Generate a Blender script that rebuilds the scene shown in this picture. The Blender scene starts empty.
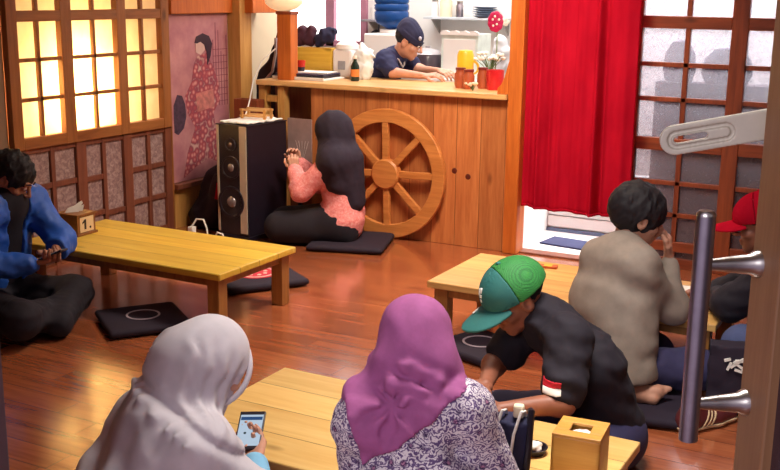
import bpy, bmesh, math, random
import numpy as np
from mathutils import Vector, Matrix
random.seed(7)
PI = math.pi
scene = bpy.context.scene
COL = scene.collection

# ------------------------------------------------------------------ objects
def link(name, mesh, mat=None, parent=None, loc=None, rotz=None):
    o = bpy.data.objects.new(name, mesh)
    COL.objects.link(o)
    if mat is not None and mesh is not None:
        mesh.materials.append(mat)
    if parent is not None:
        o.parent = parent
    if loc is not None:
        o.location = loc
    if rotz is not None:
        o.rotation_euler = (0, 0, rotz)
    return o

def thing(name, label, cat, loc=(0, 0, 0), rotz=0.0, group=None):
    o = link(name, None, None, None, loc, rotz)
    o.empty_display_size = 0.05
    return tag(o, label, cat, group)

def tag(o, label, cat, group=None):
    o['label'] = label
    o['category'] = cat
    if group:
        o['group'] = group
    return o

def structure(o):
    o['kind'] = 'structure'
    return o

def copy_tree(o, parent=None):
    c = o.copy()
    COL.objects.link(c)
    if parent is not None:
        c.parent = parent
    for ch in list(o.children):
        copy_tree(ch, c)
    return c

# ------------------------------------------------------------------ mesh builder
class MB:
    def __init__(self):
        self.bm = bmesh.new()

    def box(self, lo, hi, rot=None, piv=None):
        x0, y0, z0 = lo
        x1, y1, z1 = hi
        vs = [Vector(p) for p in ((x0, y0, z0), (x1, y0, z0), (x1, y1, z0), (x0, y1, z0),
                                  (x0, y0, z1), (x1, y0, z1), (x1, y1, z1), (x0, y1, z1))]
        if rot is not None:
            pv = Vector(piv if piv is not None else ((x0 + x1) / 2, (y0 + y1) / 2, (z0 + z1) / 2))
            vs = [pv + rot @ (v - pv) for v in vs]
        b = [self.bm.verts.new(v) for v in vs]
        for f in ((0, 3, 2, 1), (4, 5, 6, 7), (0, 1, 5, 4), (1, 2, 6, 5), (2, 3, 7, 6), (3, 0, 4, 7)):
            self.bm.faces.new([b[i] for i in f])
        return self

    def bar(self, a, b, w, h=None, up=(0, 0, 1)):
        """square bar from a to b, width w (sideways) and h (along up)"""
        h = h or w
        a, b = Vector(a), Vector(b)
        d = (b - a).normalized()
        u = Vector(up)
        s = d.cross(u)
        if s.length < 1e-4:
            s = d.cross(Vector((1, 0, 0)))
        s.normalize()
        u = s.cross(d).normalized()
        r = []
        for p in (a, b):
            for (i, j) in ((-1, -1), (1, -1), (1, 1), (-1, 1)):
                r.append(self.bm.verts.new(p + s * (i * w / 2) + u * (j * h / 2)))
        for f in ((0, 1, 2, 3), (7, 6, 5, 4), (0, 4, 5, 1), (1, 5, 6, 2), (2, 6, 7, 3), (3, 7, 4, 0)):
            self.bm.faces.new([r[i] for i in f])
        return self

    def lathe(self, prof, c=(0, 0, 0), axis=(0, 0, 1), seg=32, caps=True, scale=(1, 1)):
        """prof: list of (radius, height)"""
        ax = Vector(axis).normalized()
        u = ax.orthogonal().normalized()
        if abs(ax.z) > .99:
            u = Vector((1, 0, 0))
        v = ax.cross(u)
        c = Vector(c)
        rings = []
        for (r, h) in prof:
            if r < 1e-5:
                rings.append([self.bm.verts.new(c + ax * h)])
            else:
                rings.append([self.bm.verts.new(c + ax * h + u * (r * scale[0] * math.cos(2 * PI * i / seg)) + v * (r * scale[1] * math.sin(2 * PI * i / seg))) for i in range(seg)])
        for A, B in zip(rings[:-1], rings[1:]):
            for i in range(seg):
                j = (i + 1) % seg
                if len(A) == 1 and len(B) == 1:
                    continue
                if len(A) == 1:
                    self.bm.faces.new((A[0], B[j], B[i]))
                elif len(B) == 1:
                    self.bm.faces.new((A[i], A[j], B[0]))
                else:
                    self.bm.faces.new((A[i], A[j], B[j], B[i]))
        if caps:
            if len(rings[0]) > 1:
                self.bm.faces.new(rings[0][::-1])
            if len(rings[-1]) > 1:
                self.bm.faces.new(rings[-1])
        return self

    def cyl(self, a, b, r, r2=None, seg=24):
        a, b = Vector(a), Vector(b)
        return self.lathe([(r, 0), (r if r2 is None else r2, (b - a).length)], a, b - a, seg)

    def tube(self, pts, r, seg=8):
        pts = [Vector(p) for p in pts]
        n = len(pts)
        rings = []
        prev = None
        for i, p in enumerate(pts):
            d = (pts[min(i + 1, n - 1)] - pts[max(i - 1, 0)]).normalized()
            u = d.orthogonal().normalized() if prev is None else (prev - d * prev.dot(d)).normalized()
            prev = u
            v = d.cross(u)
            rr = r[i] if isinstance(r, (list, tuple)) else r
            rings.append([self.bm.verts.new(p + u * (rr * math.cos(2 * PI * k / seg)) + v * (rr * math.sin(2 * PI * k / seg))) for k in range(seg)])
        for A, B in zip(rings[:-1], rings[1:]):
            for i in range(seg):
                j = (i + 1) % seg
                self.bm.faces.new((A[i], A[j], B[j], B[i]))
        self.bm.faces.new(rings[0][::-1])
        self.bm.faces.new(rings[-1])
        return self

    def prism(self, poly, o, u, v, t):
        """polygon (2-D points) in the plane o + a*u + b*v, extruded by the vector t"""
        o, u, v, t = Vector(o), Vector(u), Vector(v), Vector(t)
        A = [self.bm.verts.new(o + u * a + v * b) for a, b in poly]
        B = [self.bm.verts.new(o + u * a + v * b + t) for a, b in poly]
        n = len(poly)
        self.bm.faces.new(A[::-1])
        self.bm.faces.new(B)
        for i in range(n):
            j = (i + 1) % n
            self.bm.faces.new((A[i], A[j], B[j], B[i]))
        return self

    def ring(self, c, axis, r0, r1, t, seg=48, a0=0, a1=2 * PI, u=None):
        """flat ring (or arc) of rectangular section"""
        ax = Vector(axis).normalized()
        u = Vector(u).normalized() if u is not None else ax.orthogonal().normalized()
        v = ax.cross(u)
        c = Vector(c)
        full = abs(a1 - a0 - 2 * PI) < 1e-4
        n = seg if full else seg + 1
        rows = []
        for i in range(n):
            an = a0 + (a1 - a0) * i / seg
            d = u * math.cos(an) + v * math.sin(an)
            rows.append([self.bm.verts.new(c + d * rr + ax * hh) for rr, hh in ((r0, 0), (r1, 0), (r1, t), (r0, t))])
        m = n if full else n - 1
        for i in range(m):
            A, B = rows[i], rows[(i + 1) % n]
            for k in range(4):
                l = (k + 1) % 4
                self.bm.faces.new((A[k], A[l], B[l], B[k]))
        if not full:
            self.bm.faces.new(rows[0][::-1])
            self.bm.faces.new(rows[-1])
        return self

    def ball(self, c, r, seg=20, rings=12, rot=None):
        rx, ry, rz = (r, r, r) if not isinstance(r, (tuple, list)) else r
        c = Vector(c)
        R = []
        for i in range(rings + 1):
            t = PI * i / rings
            if i in (0, rings):
                p = [Vector((0, 0, rz * math.cos(t)))]
            else:
                p = [Vector((rx * math.sin(t) * math.cos(2 * PI * k / seg), ry * math.sin(t) * math.sin(2 * PI * k / seg), rz * math.cos(t))) for k in range(seg)]
            if rot is not None:
                p = [rot @ q for q in p]
            R.append([self.bm.verts.new(c + q) for q in p])
        for A, B in zip(R[:-1], R[1:]):
            for i in range(seg):
                j = (i + 1) % seg
                if len(A) == 1:
                    self.bm.faces.new((A[0], B[i], B[j]))
                elif len(B) == 1:
                    self.bm.faces.new((A[j], A[i], B[0]))
                else:
                    self.bm.faces.new((A[i], B[i], B[j], A[j]))
        return self

    def build(self, name, mat, parent=None, smooth=False, bevel=0.0, loc=None, rotz=None):
        bmesh.ops.recalc_face_normals(self.bm, faces=self.bm.faces[:])
        me = bpy.data.meshes.new(name)
        self.bm.to_mesh(me)
        self.bm.free()
        o = link(name, me, mat, parent, loc, rotz)
        if smooth:
            for p in me.polygons:
                p.use_smooth = True
            try:
                me.set_sharp_from_angle(angle=math.radians(40))
            except Exception:
                pass
        if bevel > 0:
            b = o.modifiers.new('bevel', 'BEVEL')
            b.width = bevel
            b.segments = 2
            b.limit_method = 'ANGLE'
        return o

# ------------------------------------------------------------------ implicit surfaces (for people and cloth)
def smin(a, b, k):
    if k <= 0:
        return np.minimum(a, b)
    h = np.clip(.5 + .5 * (b - a) / k, 0, 1)
    return b + (a - b) * h - k * h * (1 - h)

def s_cap(P, a, b, ra, rb):
    a = np.asarray(a, float)
    b = np.asarray(b, float)
    ab = b - a
    t = np.clip(((P - a) @ ab) / max(ab @ ab, 1e-9), 0, 1)
    return np.linalg.norm(P - a - t[:, None] * ab, axis=1) - (ra + (rb - ra) * t)

def s_ell(P, c, r, R=None):
    q = P - np.asarray(c, float)
    if R is not None:
        q = q @ R
    r = np.asarray(r, float)
    k0 = np.linalg.norm(q / r, axis=1)
    k1 = np.linalg.norm(q / (r * r), axis=1)
    return k0 * (k0 - 1) / np.maximum(k1, 1e-9)

def s_plane(P, p, n):
    n = np.asarray(n, float)
    n = n / np.linalg.norm(n)
    return (P - np.asarray(p, float)) @ n

def prims(P, lst, k=.03, off=0.0):
    d = None
    for pr in lst:
        if pr[0] == 'c':
            e = s_cap(P, pr[1], pr[2], pr[3] + off, pr[4] + off)
        else:
            r = tuple(x + off for x in pr[2])
            e = s_ell(P, pr[1], r, pr[3] if len(pr) > 3 else None)
        d = e if d is None else smin(d, e, k)
    return d

def bounds(lst, m=.04):
    lo, hi = np.full(3, 1e9), np.full(3, -1e9)
    for pr in lst:
        if pr[0] == 'c':
            for p, r in ((pr[1], pr[3]), (pr[2], pr[4])):
                lo = np.minimum(lo, np.asarray(p) - r)
                hi = np.maximum(hi, np.asarray(p) + r)
        else:
            r = max(pr[2])
            lo = np.minimum(lo, np.asarray(pr[1]) - r)
            hi = np.maximum(hi, np.asarray(pr[1]) + r)
    return lo - m, hi + m

def fnoise(P, scale, seed=0, n=7):
    """cheap smooth noise in about -1..1 from a few random plane waves"""
    rs = np.random.RandomState(seed)
    out = np.zeros(len(P))
    for i in range(n):
        k = rs.normal(size=3)
        k = k / np.linalg.norm(k) * (2 * PI / scale) * rs.uniform(.6, 1.5)
        out += np.sin(P @ k + rs.uniform(0, 6.28) + 1.3 * np.sin(P @ np.roll(k, 1) * .6))
    return out / n * 1.6

def surf(fn, lo, hi, h):
    """naive surface nets of fn(P) < 0"""
    lo = np.asarray(lo, float)
    hi = np.asarray(hi, float)
    n = np.ceil((hi - lo) / h).astype(int) + 1
    xs = [lo[i] + h * np.arange(n[i]) for i in range(3)]
    G = np.stack(np.meshgrid(*xs, indexing='ij'), -1).reshape(-1, 3)
    V = np.concatenate([fn(c) for c in np.array_split(G, max(1, len(G) // 400000))]).reshape(n)
    V[[0, -1], :, :] = np.maximum(V[[0, -1], :, :], 1e-3)
    V[:, [0, -1], :] = np.maximum(V[:, [0, -1], :], 1e-3)
    V[:, :, [0, -1]] = np.maximum(V[:, :, [0, -1]], 1e-3)
    I = V < 0
    c = [(i, j, k) for i in (0, 1) for j in (0, 1) for k in (0, 1)]
    def sl(A, o):
        return A[o[0]:n[0] - 1 + o[0], o[1]:n[1] - 1 + o[1], o[2]:n[2] - 1 + o[2]]
    cnt = sum(sl(I, o).astype(int) for o in c)
    act = (cnt > 0) & (cnt < 8)
    acc = np.zeros(act.shape + (3,))
    num = np.zeros(act.shape)
    for a in range(8):
        for b in range(a + 1, 8):
            df = [c[b][q] - c[a][q] for q in range(3)]
            if sum(abs(x) for x in df) != 1:
                continue
            va, vb = sl(V, c[a]), sl(V, c[b])
            m = (va < 0) != (vb < 0)
            t = np.where(m, va / np.where(m, va - vb, 1), 0)
            for q in range(3):
                acc[..., q] += m * (c[a][q] + t * df[q])
            num += m
    idx = np.full(act.shape, -1)
    cells = np.argwhere(act)
    idx[act] = np.arange(len(cells))
    verts = lo + h * (cells + acc[act] / num[act][:, None])
    faces = []
    for ax in range(3):
        b, d = (ax + 1) % 3, (ax + 2) % 3
        o = [0, 0, 0]
        o[ax] = 1
        A = I[tuple(slice(0, n[q] - 1) if q == ax else slice(1, n[q] - 1) for q in range(3))]
        B = I[tuple(slice(1, n[q]) if q == ax else slice(1, n[q] - 1) for q in range(3))]
        e = np.argwhere(A != B)
        if not len(e):
            continue
        flip = A[tuple(e.T)]
        base = e.copy()
        base[:, b] += 1
        base[:, d] += 1
        def cell(db, dd):
            q = base.copy()
            q[:, b] -= db
            q[:, d] -= dd
            return idx[tuple(q.T)]
        quad = np.stack([cell(1, 1), cell(0, 1), cell(0, 0), cell(1, 0)], 1)
        quad[~flip] = quad[~flip][:, ::-1]
        faces.append(quad)
    F = np.concatenate(faces) if faces else np.zeros((0, 4), int)
    F = F[(F >= 0).all(1)]
    return verts, F

def mesh_of(chunks, name, mat, parent, origin):
    vs, fs, n = [], [], 0
    for v, f in chunks:
        vs.append(v - np.asarray(origin))
        fs.append(f + n)
        n += len(v)
    V, Fc = np.concatenate(vs), np.concatenate(fs)
    a, b, c = V[Fc[:, 0]], V[Fc[:, 1]], V[Fc[:, 2]]
    a2, b2, c2 = V[Fc[:, 0]], V[Fc[:, 2]], V[Fc[:, 3]]
    if (np.einsum('ij,ij->i', a, np.cross(b, c)) + np.einsum('ij,ij->i', a2, np.cross(b2, c2))).sum() < 0:
        Fc = Fc[:, ::-1]
    me = bpy.data.meshes.new(name)
    me.from_pydata(V.tolist(), [], Fc.tolist())
    me.update()
    for p in me.polygons:
        p.use_smooth = True
    return link(name, me, mat, parent)

# ------------------------------------------------------------------ materials
def srgb(r, g, b):
    def f(c):
        c /= 255.0
        return c / 12.92 if c <= .04045 else ((c + .055) / 1.055) ** 2.4
    return (f(r), f(g), f(b), 1)

class NT:
    def __init__(self, name):
        self.m = bpy.data.materials.new(name)
        self.m.use_nodes = True
        self.t = self.m.node_tree
        self.t.nodes.clear()
        self.out = self.t.nodes.new('ShaderNodeOutputMaterial')

    def n(self, kind, **kw):
        nd = self.t.nodes.new('ShaderNode' + kind)
        for k, v in kw.items():
            setattr(nd, k, v)
        return nd

    def l(self, a, b):
        self.t.links.new(a, b)

    def mix(self, fac, a, b, mode='MIX'):
        x = self.n('MixRGB', blend_type=mode)
        for s, v in (('Fac', fac), ('Color1', a), ('Color2', b)):
            if hasattr(v, 'links'):
                self.l(v, x.inputs[s])
            else:
                x.inputs[s].default_value = v
        return x.outputs[0]

    def math(self, op, a, b=0.0, c=None):
        x = self.n('Math', operation=op)
        for i, v in enumerate((a, b, c)):
            if v is None:
                continue
            if hasattr(v, 'links'):
                self.l(v, x.inputs[i])
            else:
                x.inputs[i].default_value = v
        return x.outputs[0]

    def ramp(self, fac, stops):
        x = self.n('ValToRGB')
        el = x.color_ramp.elements
        while len(el) < len(stops):
            el.new(.5)
        for e, (p, c) in zip(el, stops):
            e.position = p
            e.color = c if len(c) == 4 else (*c, 1)
        self.l(fac, x.inputs[0])
        return x.outputs[0]

    def coord(self, scale=(1, 1, 1), rot=(0, 0, 0), loc=(0, 0, 0)):
        c = self.n('TexCoord')
        m = self.n('Mapping')
        m.inputs['Scale'].default_value = scale
        m.inputs['Rotation'].default_value = rot
        m.inputs['Location'].default_value = loc
        self.l(c.outputs['Object'], m.inputs[0])
        return m.outputs[0]

    def noise(self, vec, scale, detail=3, rough=.55, dist=0.0):
        x = self.n('TexNoise')
        x.inputs['Scale'].default_value = scale
        x.inputs['Detail'].default_value = detail
        x.inputs['Roughness'].default_value = rough
        x.inputs['Distortion'].default_value = dist
        self.l(vec, x.inputs['Vector'])
        return x.outputs['Fac']

    def bsdf(self, color, rough=.6, bump=None, bstr=.2, bdist=.005, **kw):
        b = self.n('BsdfPrincipled')
        for s, v in (('Base Color', color), ('Roughness', rough)):
            if hasattr(v, 'links'):
                self.l(v, b.inputs[s])
            else:
                b.inputs[s].default_value = v
        for k, v in kw.items():
            b.inputs[k.replace('_', ' ')].default_value = v
        if bump is not None:
            bp = self.n('Bump')
            bp.inputs['Strength'].default_value = bstr
            bp.inputs['Distance'].default_value = bdist
            self.l(bump, bp.inputs['Height'])
            self.l(bp.outputs[0], b.inputs['Normal'])
        self.l(b.outputs[0], self.out.inputs[0])
        self.b = b
        return self.m

def plain(name, col, rough=.6, var=.12, scale=12, bump=0.0, **kw):
    t = NT(name)
    v = t.coord()
    nz = t.noise(v, scale, 4)
    dark = tuple(c * (1 - var) for c in col[:3]) + (1,)
    lite = tuple(min(1, c * (1 + var)) for c in col[:3]) + (1,)
    c = t.ramp(nz, [(.3, dark), (.7, lite)])
    return t.bsdf(c, rough, nz if bump else None, bump, .004, **kw)

def wood(name, a, b, grain=0, board=None, width=.1, rough=.4, gap=True, knots=True, coat=0.0, bstr=.15, stagger=None):
    """planked or plain wood: a, b dark and light colours; grain / board are axis numbers"""
    t = NT(name)
    sc = [9, 9, 9]
    sc[grain] = .7
    v = t.coord(tuple(sc))
    tc = t.n('TexCoord')
    sep = t.n('SeparateXYZ')
    t.l(tc.outputs['Object'], sep.inputs[0])
    vec = v
    tone = None
    if board is not None:
        p = t.math('DIVIDE', sep.outputs[board], width)
        fl = t.math('FLOOR', p)
        fr = t.math('FRACT', p)
        cell = fl
        if stagger:
            w0 = t.n('TexWhiteNoise', noise_dimensions='1D')
            t.l(fl, w0.inputs['W'])
            g = t.math('ADD', t.math('DIVIDE', sep.outputs[grain], stagger), t.math('MULTIPLY', w0.outputs['Value'], 3.7))
            gf = t.math('FLOOR', g)
            gr = t.math('FRACT', g)
            cell = t.math('ADD', t.math('MULTIPLY', fl, 7.31), t.math('MULTIPLY', gf, 3.17))
        w = t.n('TexWhiteNoise', noise_dimensions='1D')
        t.l(cell, w.inputs['W'])
        tone = w.outputs['Value']
        ofs = t.n('CombineXYZ')
        t.l(t.math('MULTIPLY', tone, 37.0), ofs.inputs[0])
        t.l(t.math('MULTIPLY', tone, 19.0), ofs.inputs[1])
        t.l(t.math('MULTIPLY', tone, 11.0), ofs.inputs[2])
        va = t.n('VectorMath', operation='ADD')
        t.l(v, va.inputs[0])
        t.l(ofs.outputs[0], va.inputs[1])
        vec = va.outputs[0]
    n1 = t.noise(vec, 2.2, 5, .6, .8)
    n2 = t.noise(vec, 9, 3, .6, .2)
    f = t.math('ADD', t.math('MULTIPLY', n1, .7), t.math('MULTIPLY', n2, .3))
    c = t.ramp(f, [(.3, a), (.5, tuple((x + y) / 2 for x, y in zip(a, b))), (.7, b)])
    if tone is not None:
        k = t.math('ADD', t.math('MULTIPLY', tone, .22 if stagger else .3), .88 if stagger else .84)
        cm = t.n('CombineXYZ')
        for i in range(3):
            t.l(k, cm.inputs[i])
        c = t.mix(1, c, cm.outputs[0], 'MULTIPLY')
        if gap:
            e = t.math('LESS_THAN', t.math('ABSOLUTE', t.math('SUBTRACT', fr, .5)), .5 - .0016 / width)
            if stagger:
                e2 = t.math('LESS_THAN', t.math('ABSOLUTE', t.math('SUBTRACT', gr, .5)), .5 - .0012 / stagger)
                e = t.math('MULTIPLY', e, e2)
            c = t.mix(e, tuple(x * (.5 if stagger else .3) for x in a[:3]) + (1,), c)
    if knots:
        vo = t.n('TexVoronoi')
        vo.inputs['Scale'].default_value = 1.0
        s3 = [5, 5, 5]
        s3[grain] = 2.2
        t.l(t.coord(tuple(s3), loc=(.3, .7, .1)), vo.inputs['Vector'])
        kf = t.ramp(vo.outputs['Distance'], [(.05, (1, 1, 1)), (.12, (0, 0, 0))])
        c = t.mix(t.math('MULTIPLY', kf, .7), c, tuple(x * .3 for x in a[:3]) + (1,))
    return t.bsdf(c, rough, f, bstr, .003, Coat_Weight=coat, Coat_Roughness=.15)

def skin(name, col):
    t = NT(name)
    nz = t.noise(t.coord(), 25, 4)
    c = t.ramp(nz, [(.3, tuple(x * .85 for x in col[:3]) + (1,)), (.7, col)])
    return t.bsdf(c, .5, t.noise(t.coord(), 300, 2), .08, .001)

def fabric(name, col, rough=.85, weave=500, fold=18, sheen=.0):
    t = NT(name)
    nz = t.noise(t.coord(), fold, 4)
    c = t.ramp(nz, [(.3, tuple(x * .88 for x in col[:3]) + (1,)), (.7, tuple(min(1, x * 1.08) for x in col[:3]) + (1,))])
    return t.bsdf(c, rough, t.math('ADD', t.math('MULTIPLY', t.noise(t.coord(), weave, 2), .25), nz), .25, .004, Sheen_Weight=sheen)

def emis(name, col, s):
    t = NT(name)
    e = t.n('Emission')
    e.inputs[0].default_value = col
    e.inputs[1].default_value = s
    t.l(e.outputs[0], t.out.inputs[0])
    return t.m

M = {}
M['floor'] = wood('floor_wood', srgb(134, 66, 40), srgb(184, 106, 66), 0, 1, .125, .21, True, False, 1.0, .05, 1.25)
M['shoji_wood'] = wood('shoji_wood', srgb(120, 66, 30), srgb(172, 108, 54), 2, None, .1, .45)
M['shoji_rail'] = wood('shoji_rail', srgb(120, 66, 30), srgb(172, 108, 54), 1, None, .1, .45)
M['dark_lattice'] = wood('lattice_wood', srgb(96, 48, 36), srgb(138, 78, 52), 2, None, .1, .5)
M['red_frame'] = wood('red_frame_wood', srgb(104, 44, 26), srgb(158, 78, 44), 2, None, .1, .42)
M['red_rail'] = wood('red_rail_wood', srgb(104, 44, 26), srgb(158, 78, 44), 0, None, .1, .42)
M['pillar'] = wood('pillar_wood', srgb(176, 118, 56), srgb(214, 164, 92), 2, None, .1, .5)
M['orange'] = wood('orange_wood', srgb(170, 78, 22), srgb(214, 118, 44), 2, None, .1, .45)
M['counter'] = wood('counter_boards', srgb(168, 88, 44), srgb(214, 136, 78), 2, 0, .165, .42, True, True)
M['counter_top'] = wood('counter_top_wood', srgb(196, 142, 82), srgb(232, 186, 124), 0, None, .1, .35)
M['wheel'] = wood('wheel_wood', srgb(176, 98, 42), srgb(222, 146, 78), 0, None, .1, .45)
M['table_yellow'] = wood('yellow_table_wood', srgb(214, 164, 44), srgb(242, 206, 84), 0, 1, .16, .34)
M['table_pale'] = wood('pale_table_wood', srgb(220, 168, 88), srgb(242, 202, 126), 0, 1, .165, .36)
M['table_mid'] = wood('mid_table_wood', srgb(208, 150, 80), srgb(240, 192, 116), 0, 1, .16, .36)
M['table_leg'] = wood('table_leg_wood', srgb(136, 86, 40), srgb(186, 128, 64), 2, None, .1, .45)
M['tissue_wood'] = wood('tissue_box_wood', srgb(196, 132, 50), srgb(228, 172, 84), 0, None, .1, .4)
M['tissue_dark'] = wood('dark_box_wood', srgb(108, 62, 30), srgb(150, 96, 50), 0, None, .1, .45)
M['door'] = wood('door_wood', srgb(124, 86, 58), srgb(152, 112, 80), 2, None, .1, .5)
M['jamb'] = plain('jamb_paint', srgb(92, 72, 76), .6)
M['white'] = plain('white_paint', srgb(232, 228, 224), .6, .03, 3)
M['cream'] = plain('cream_wall', srgb(226, 208, 176), .7, .05, 3)
M['ceiling'] = plain('ceiling_paint', srgb(196, 182, 172), .8, .05, 3)
M['wallp'] = plain('wall_plaster', srgb(150, 116, 92), .8, .06, 4)
M['black'] = plain('black_plastic', srgb(30, 22, 34), .4, .1)
M['blackcloth'] = fabric('black_cloth', srgb(36, 24, 42))
M['navy'] = fabric('navy_cloth', srgb(30, 30, 64))
M['metal'] = plain('brushed_steel', srgb(176, 172, 168), .3, .1, 40, 0, Metallic=1.0)
M['darkmetal'] = plain('dark_steel', srgb(160, 154, 162), .36, .12, 30, 0, Metallic=1.0)
M['cast'] = plain('cast_alloy', srgb(190, 182, 166), .5, .06, 20, .1, Metallic=.15)
M['paper'] = plain('white_paper', srgb(240, 236, 228), .8, .02)
M['creampaper'] = plain('cream_paper', srgb(222, 194, 152), .7, .04)
M['ink'] = plain('black_ink', srgb(30, 20, 16), .7, .02)

# ------------------------------------------------------------------ the setting
def sbox(name, lo, hi, mat, bevel=0.0):
    c = [(a + b) / 2 for a, b in zip(lo, hi)]
    o = MB().box([a - b for a, b in zip(lo, c)], [a - b for a, b in zip(hi, c)]).build(name, mat, None, False, bevel, c)
    return structure(o)

structure(MB().box((-5.9, .0, -.06), (1.6, 8.2, 0)).build('floor', M['floor']))
sbox('ceiling', (-5.9, 1.0, 2.6), (1.6, 8.2, 2.7), M['ceiling'])
WX = -4.6
wl = MB()
wl.box((WX - .12, 1.0, 0), (WX, 4.12, 2.6))
wl.box((WX - .12, 4.12, 0), (WX, 5.48, .70))
wl.box((WX - .12, 4.12, 2.1), (WX, 5.48, 2.6))
wl.box((WX - .12, 5.48, 0), (WX, 6.14, 2.6))
structure(wl.build('wall_left', M['wallp']))
# lit space behind the paper window: shallow box with the lamp
nl = MB()
nl.box((-5.3, 4.0, .5), (-5.24, 5.6, 2.3))
structure(nl.build('wall_lamp_recess', M['dark_lattice']))
sbox('wall_kitchen_left', (WX - .1, 6.14, 0), (WX, 6.85, 2.6), M['cream'])
sbox('wall_kitchen_side', (-5.9, 6.76, 0), (WX, 6.84, 2.6), M['white'])
kb = MB()
kb.box((-5.9, 7.95, 0), (-2.2, 8.05, 1.12))
kb.box((-5.9, 7.95, 2.2), (-2.2, 8.05, 2.6))
kb.box((-5.9, 7.95, 1.12), (-5.35, 8.05, 2.2))
kb.box((-4.48, 7.95, 1.12), (-2.2, 8.05, 2.2))
structure(kb.build('wall_back', M['white']))
sbox('wall_kitchen_end', (-5.9, 6.84, 0), (-5.82, 7.95, 2.6), M['white'])
sbox('wall_corridor', (-2.46, 6.15, 0), (-2.38, 7.95, 2.6), M['white'])
sbox('wall_corridor_back', (-2.38, 7.6, 0), (1.6, 7.7, 2.6), M['white'])
sbox('pane_shade_board', (-1.62, 6.42, 0), (1.3, 6.56, 1.08), plain('dusky_board', srgb(92, 66, 80), .8))  # added dark board that keeps passage light off the lower lattice panes
sbox('wall_right', (1.3, 1.1, 0), (1.4, 7.6, 2.6), M['wallp'])
wf = MB()
wf.box((-4.72, 1.0, 0), (-1.40, 1.1, 2.6))
wf.box((.22, 1.0, 0), (1.4, 1.1, 2.6))
wf.box((-1.40, 1.0, 2.15), (.22, 1.1, 2.6))
structure(wf.build('wall_front', M['wallp']))
j = sbox('trim_1', (-1.40, .98, 0), (-1.322, 1.14, 2.15), M['jamb'], .004)
kn = MB().lathe([(.006, 0), (.006, .02), (.016, .024), (.018, .034), (.01, .042), (0, .043)], (.039, .045, -.28), (1, 0, 0), 16).build('latch', M['black'], j, True)
# header over counter and curtain
sbox('trim_2', (-4.5, 6.0, 1.9), (1.3, 6.14, 2.6), M['orange'])
# post with the curved foot at the right end of the counter
tp = MB().box((-2.405, 6.0, 0), (-2.315, 6.13, 1.9))
structure(tp.build('trim_3', M['orange'], None, False, .006))
sbox('trim_4', (WX, 6.14, 0), (-4.49, 6.28, 2.6), M['pillar'], .005)
sbox('trim_5', (WX, 6.2, 1.43), (-4.42, 6.5, 1.66), M['orange'], .004)
sbox('trim_6', (WX, 5.462, 0), (-4.57, 5.478, 2.6), M['shoji_wood'], .004)
sbox('trim_7', (WX, 5.48, 1.43), (-4.55, 6.14, 1.75), M['orange'], .004)
sbox('trim_8', (WX, 5.48, .27), (-4.54, 6.14, .305), M['dark_lattice'], .004)
sbox('wall_dado', (WX, 5.48, 0), (-4.585, 6.14, .27), M['pillar'])

# paper window in the left wall (window_1) -------------------------------------------------
t = NT('lit_paper')
v = t.coord()
nz = t.noise(t.coord((1, 1, .6)), 14, 5)
col = t.ramp(nz, [(.3, srgb(236, 218, 180)), (.7, srgb(246, 232, 200))])
df = t.n('BsdfDiffuse'); t.l(col, df.inputs[0])
tr = t.n('BsdfTranslucent'); t.l(col, tr.inputs[0])
mx = t.n('MixShader'); mx.inputs[0].default_value = .62
t.l(df.outputs[0], mx.inputs[1]); t.l(tr.outputs[0], mx.inputs[2]); t.l(mx.outputs[0], t.out.inputs[0])
M['lit_paper'] = t.m
t = NT('mauve_paper')
v = t.coord((1, 1, 1))
n1 = t.noise(v, 40, 5, .65, .6)
col = t.ramp(n1, [(.32, srgb(122, 92, 92)), (.5, srgb(152, 122, 118)), (.68, srgb(184, 156, 148))])
t.bsdf(col, .6, n1, .3, .003)
M['mauve_paper'] = t.m

w1 = structure(link('window_1', None, None, None, (WX, 4.80, 0)))
fr = MB()
Y0 = -4.80
def yb(m, y0, y1, z0, z1, x0=.0, x1=.045):
    m.box((x0, y0 + Y0, z0), (x1, y1 + Y0, z1))
for y0, y1 in ((4.12, 4.195), (4.515, 4.60), (4.975, 5.055), (5.38, 5.46)):
    yb(fr, y0, y1, .70, 2.1)
fr.build('stile', M['shoji_wood'], w1, False, .004)
fr = MB()
for z0, z1 in ((.70, .765), (1.405, 1.465), (2.04, 2.1)):
    yb(fr, 4.195, 5.38, z0, z1, .002, .043)
fr.build('rail', M['shoji_rail'], w1, False, .004)
fr = MB()
for y in (4.352, 4.79, 5.215):
    yb(fr, y - .011, y + .011, .765, 2.04, .008, .032)
for z in (.975, 1.195, 1.72):
    yb(fr, 4.195, 5.38, z - .011, z + .011, .008, .032)
fr.build('muntin', M['shoji_wood'], w1, False, .002)
pn = MB()
q = [pn.bm.verts.new(p) for p in ((.002, 4.19 + Y0, .76), (.002, 5.40 + Y0, .76), (.002, 5.40 + Y0, 2.05), (.002, 4.19 + Y0, 2.05))]
pn.bm.faces.new(q)
pn.build('pane', M['lit_paper'], w1)
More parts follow.
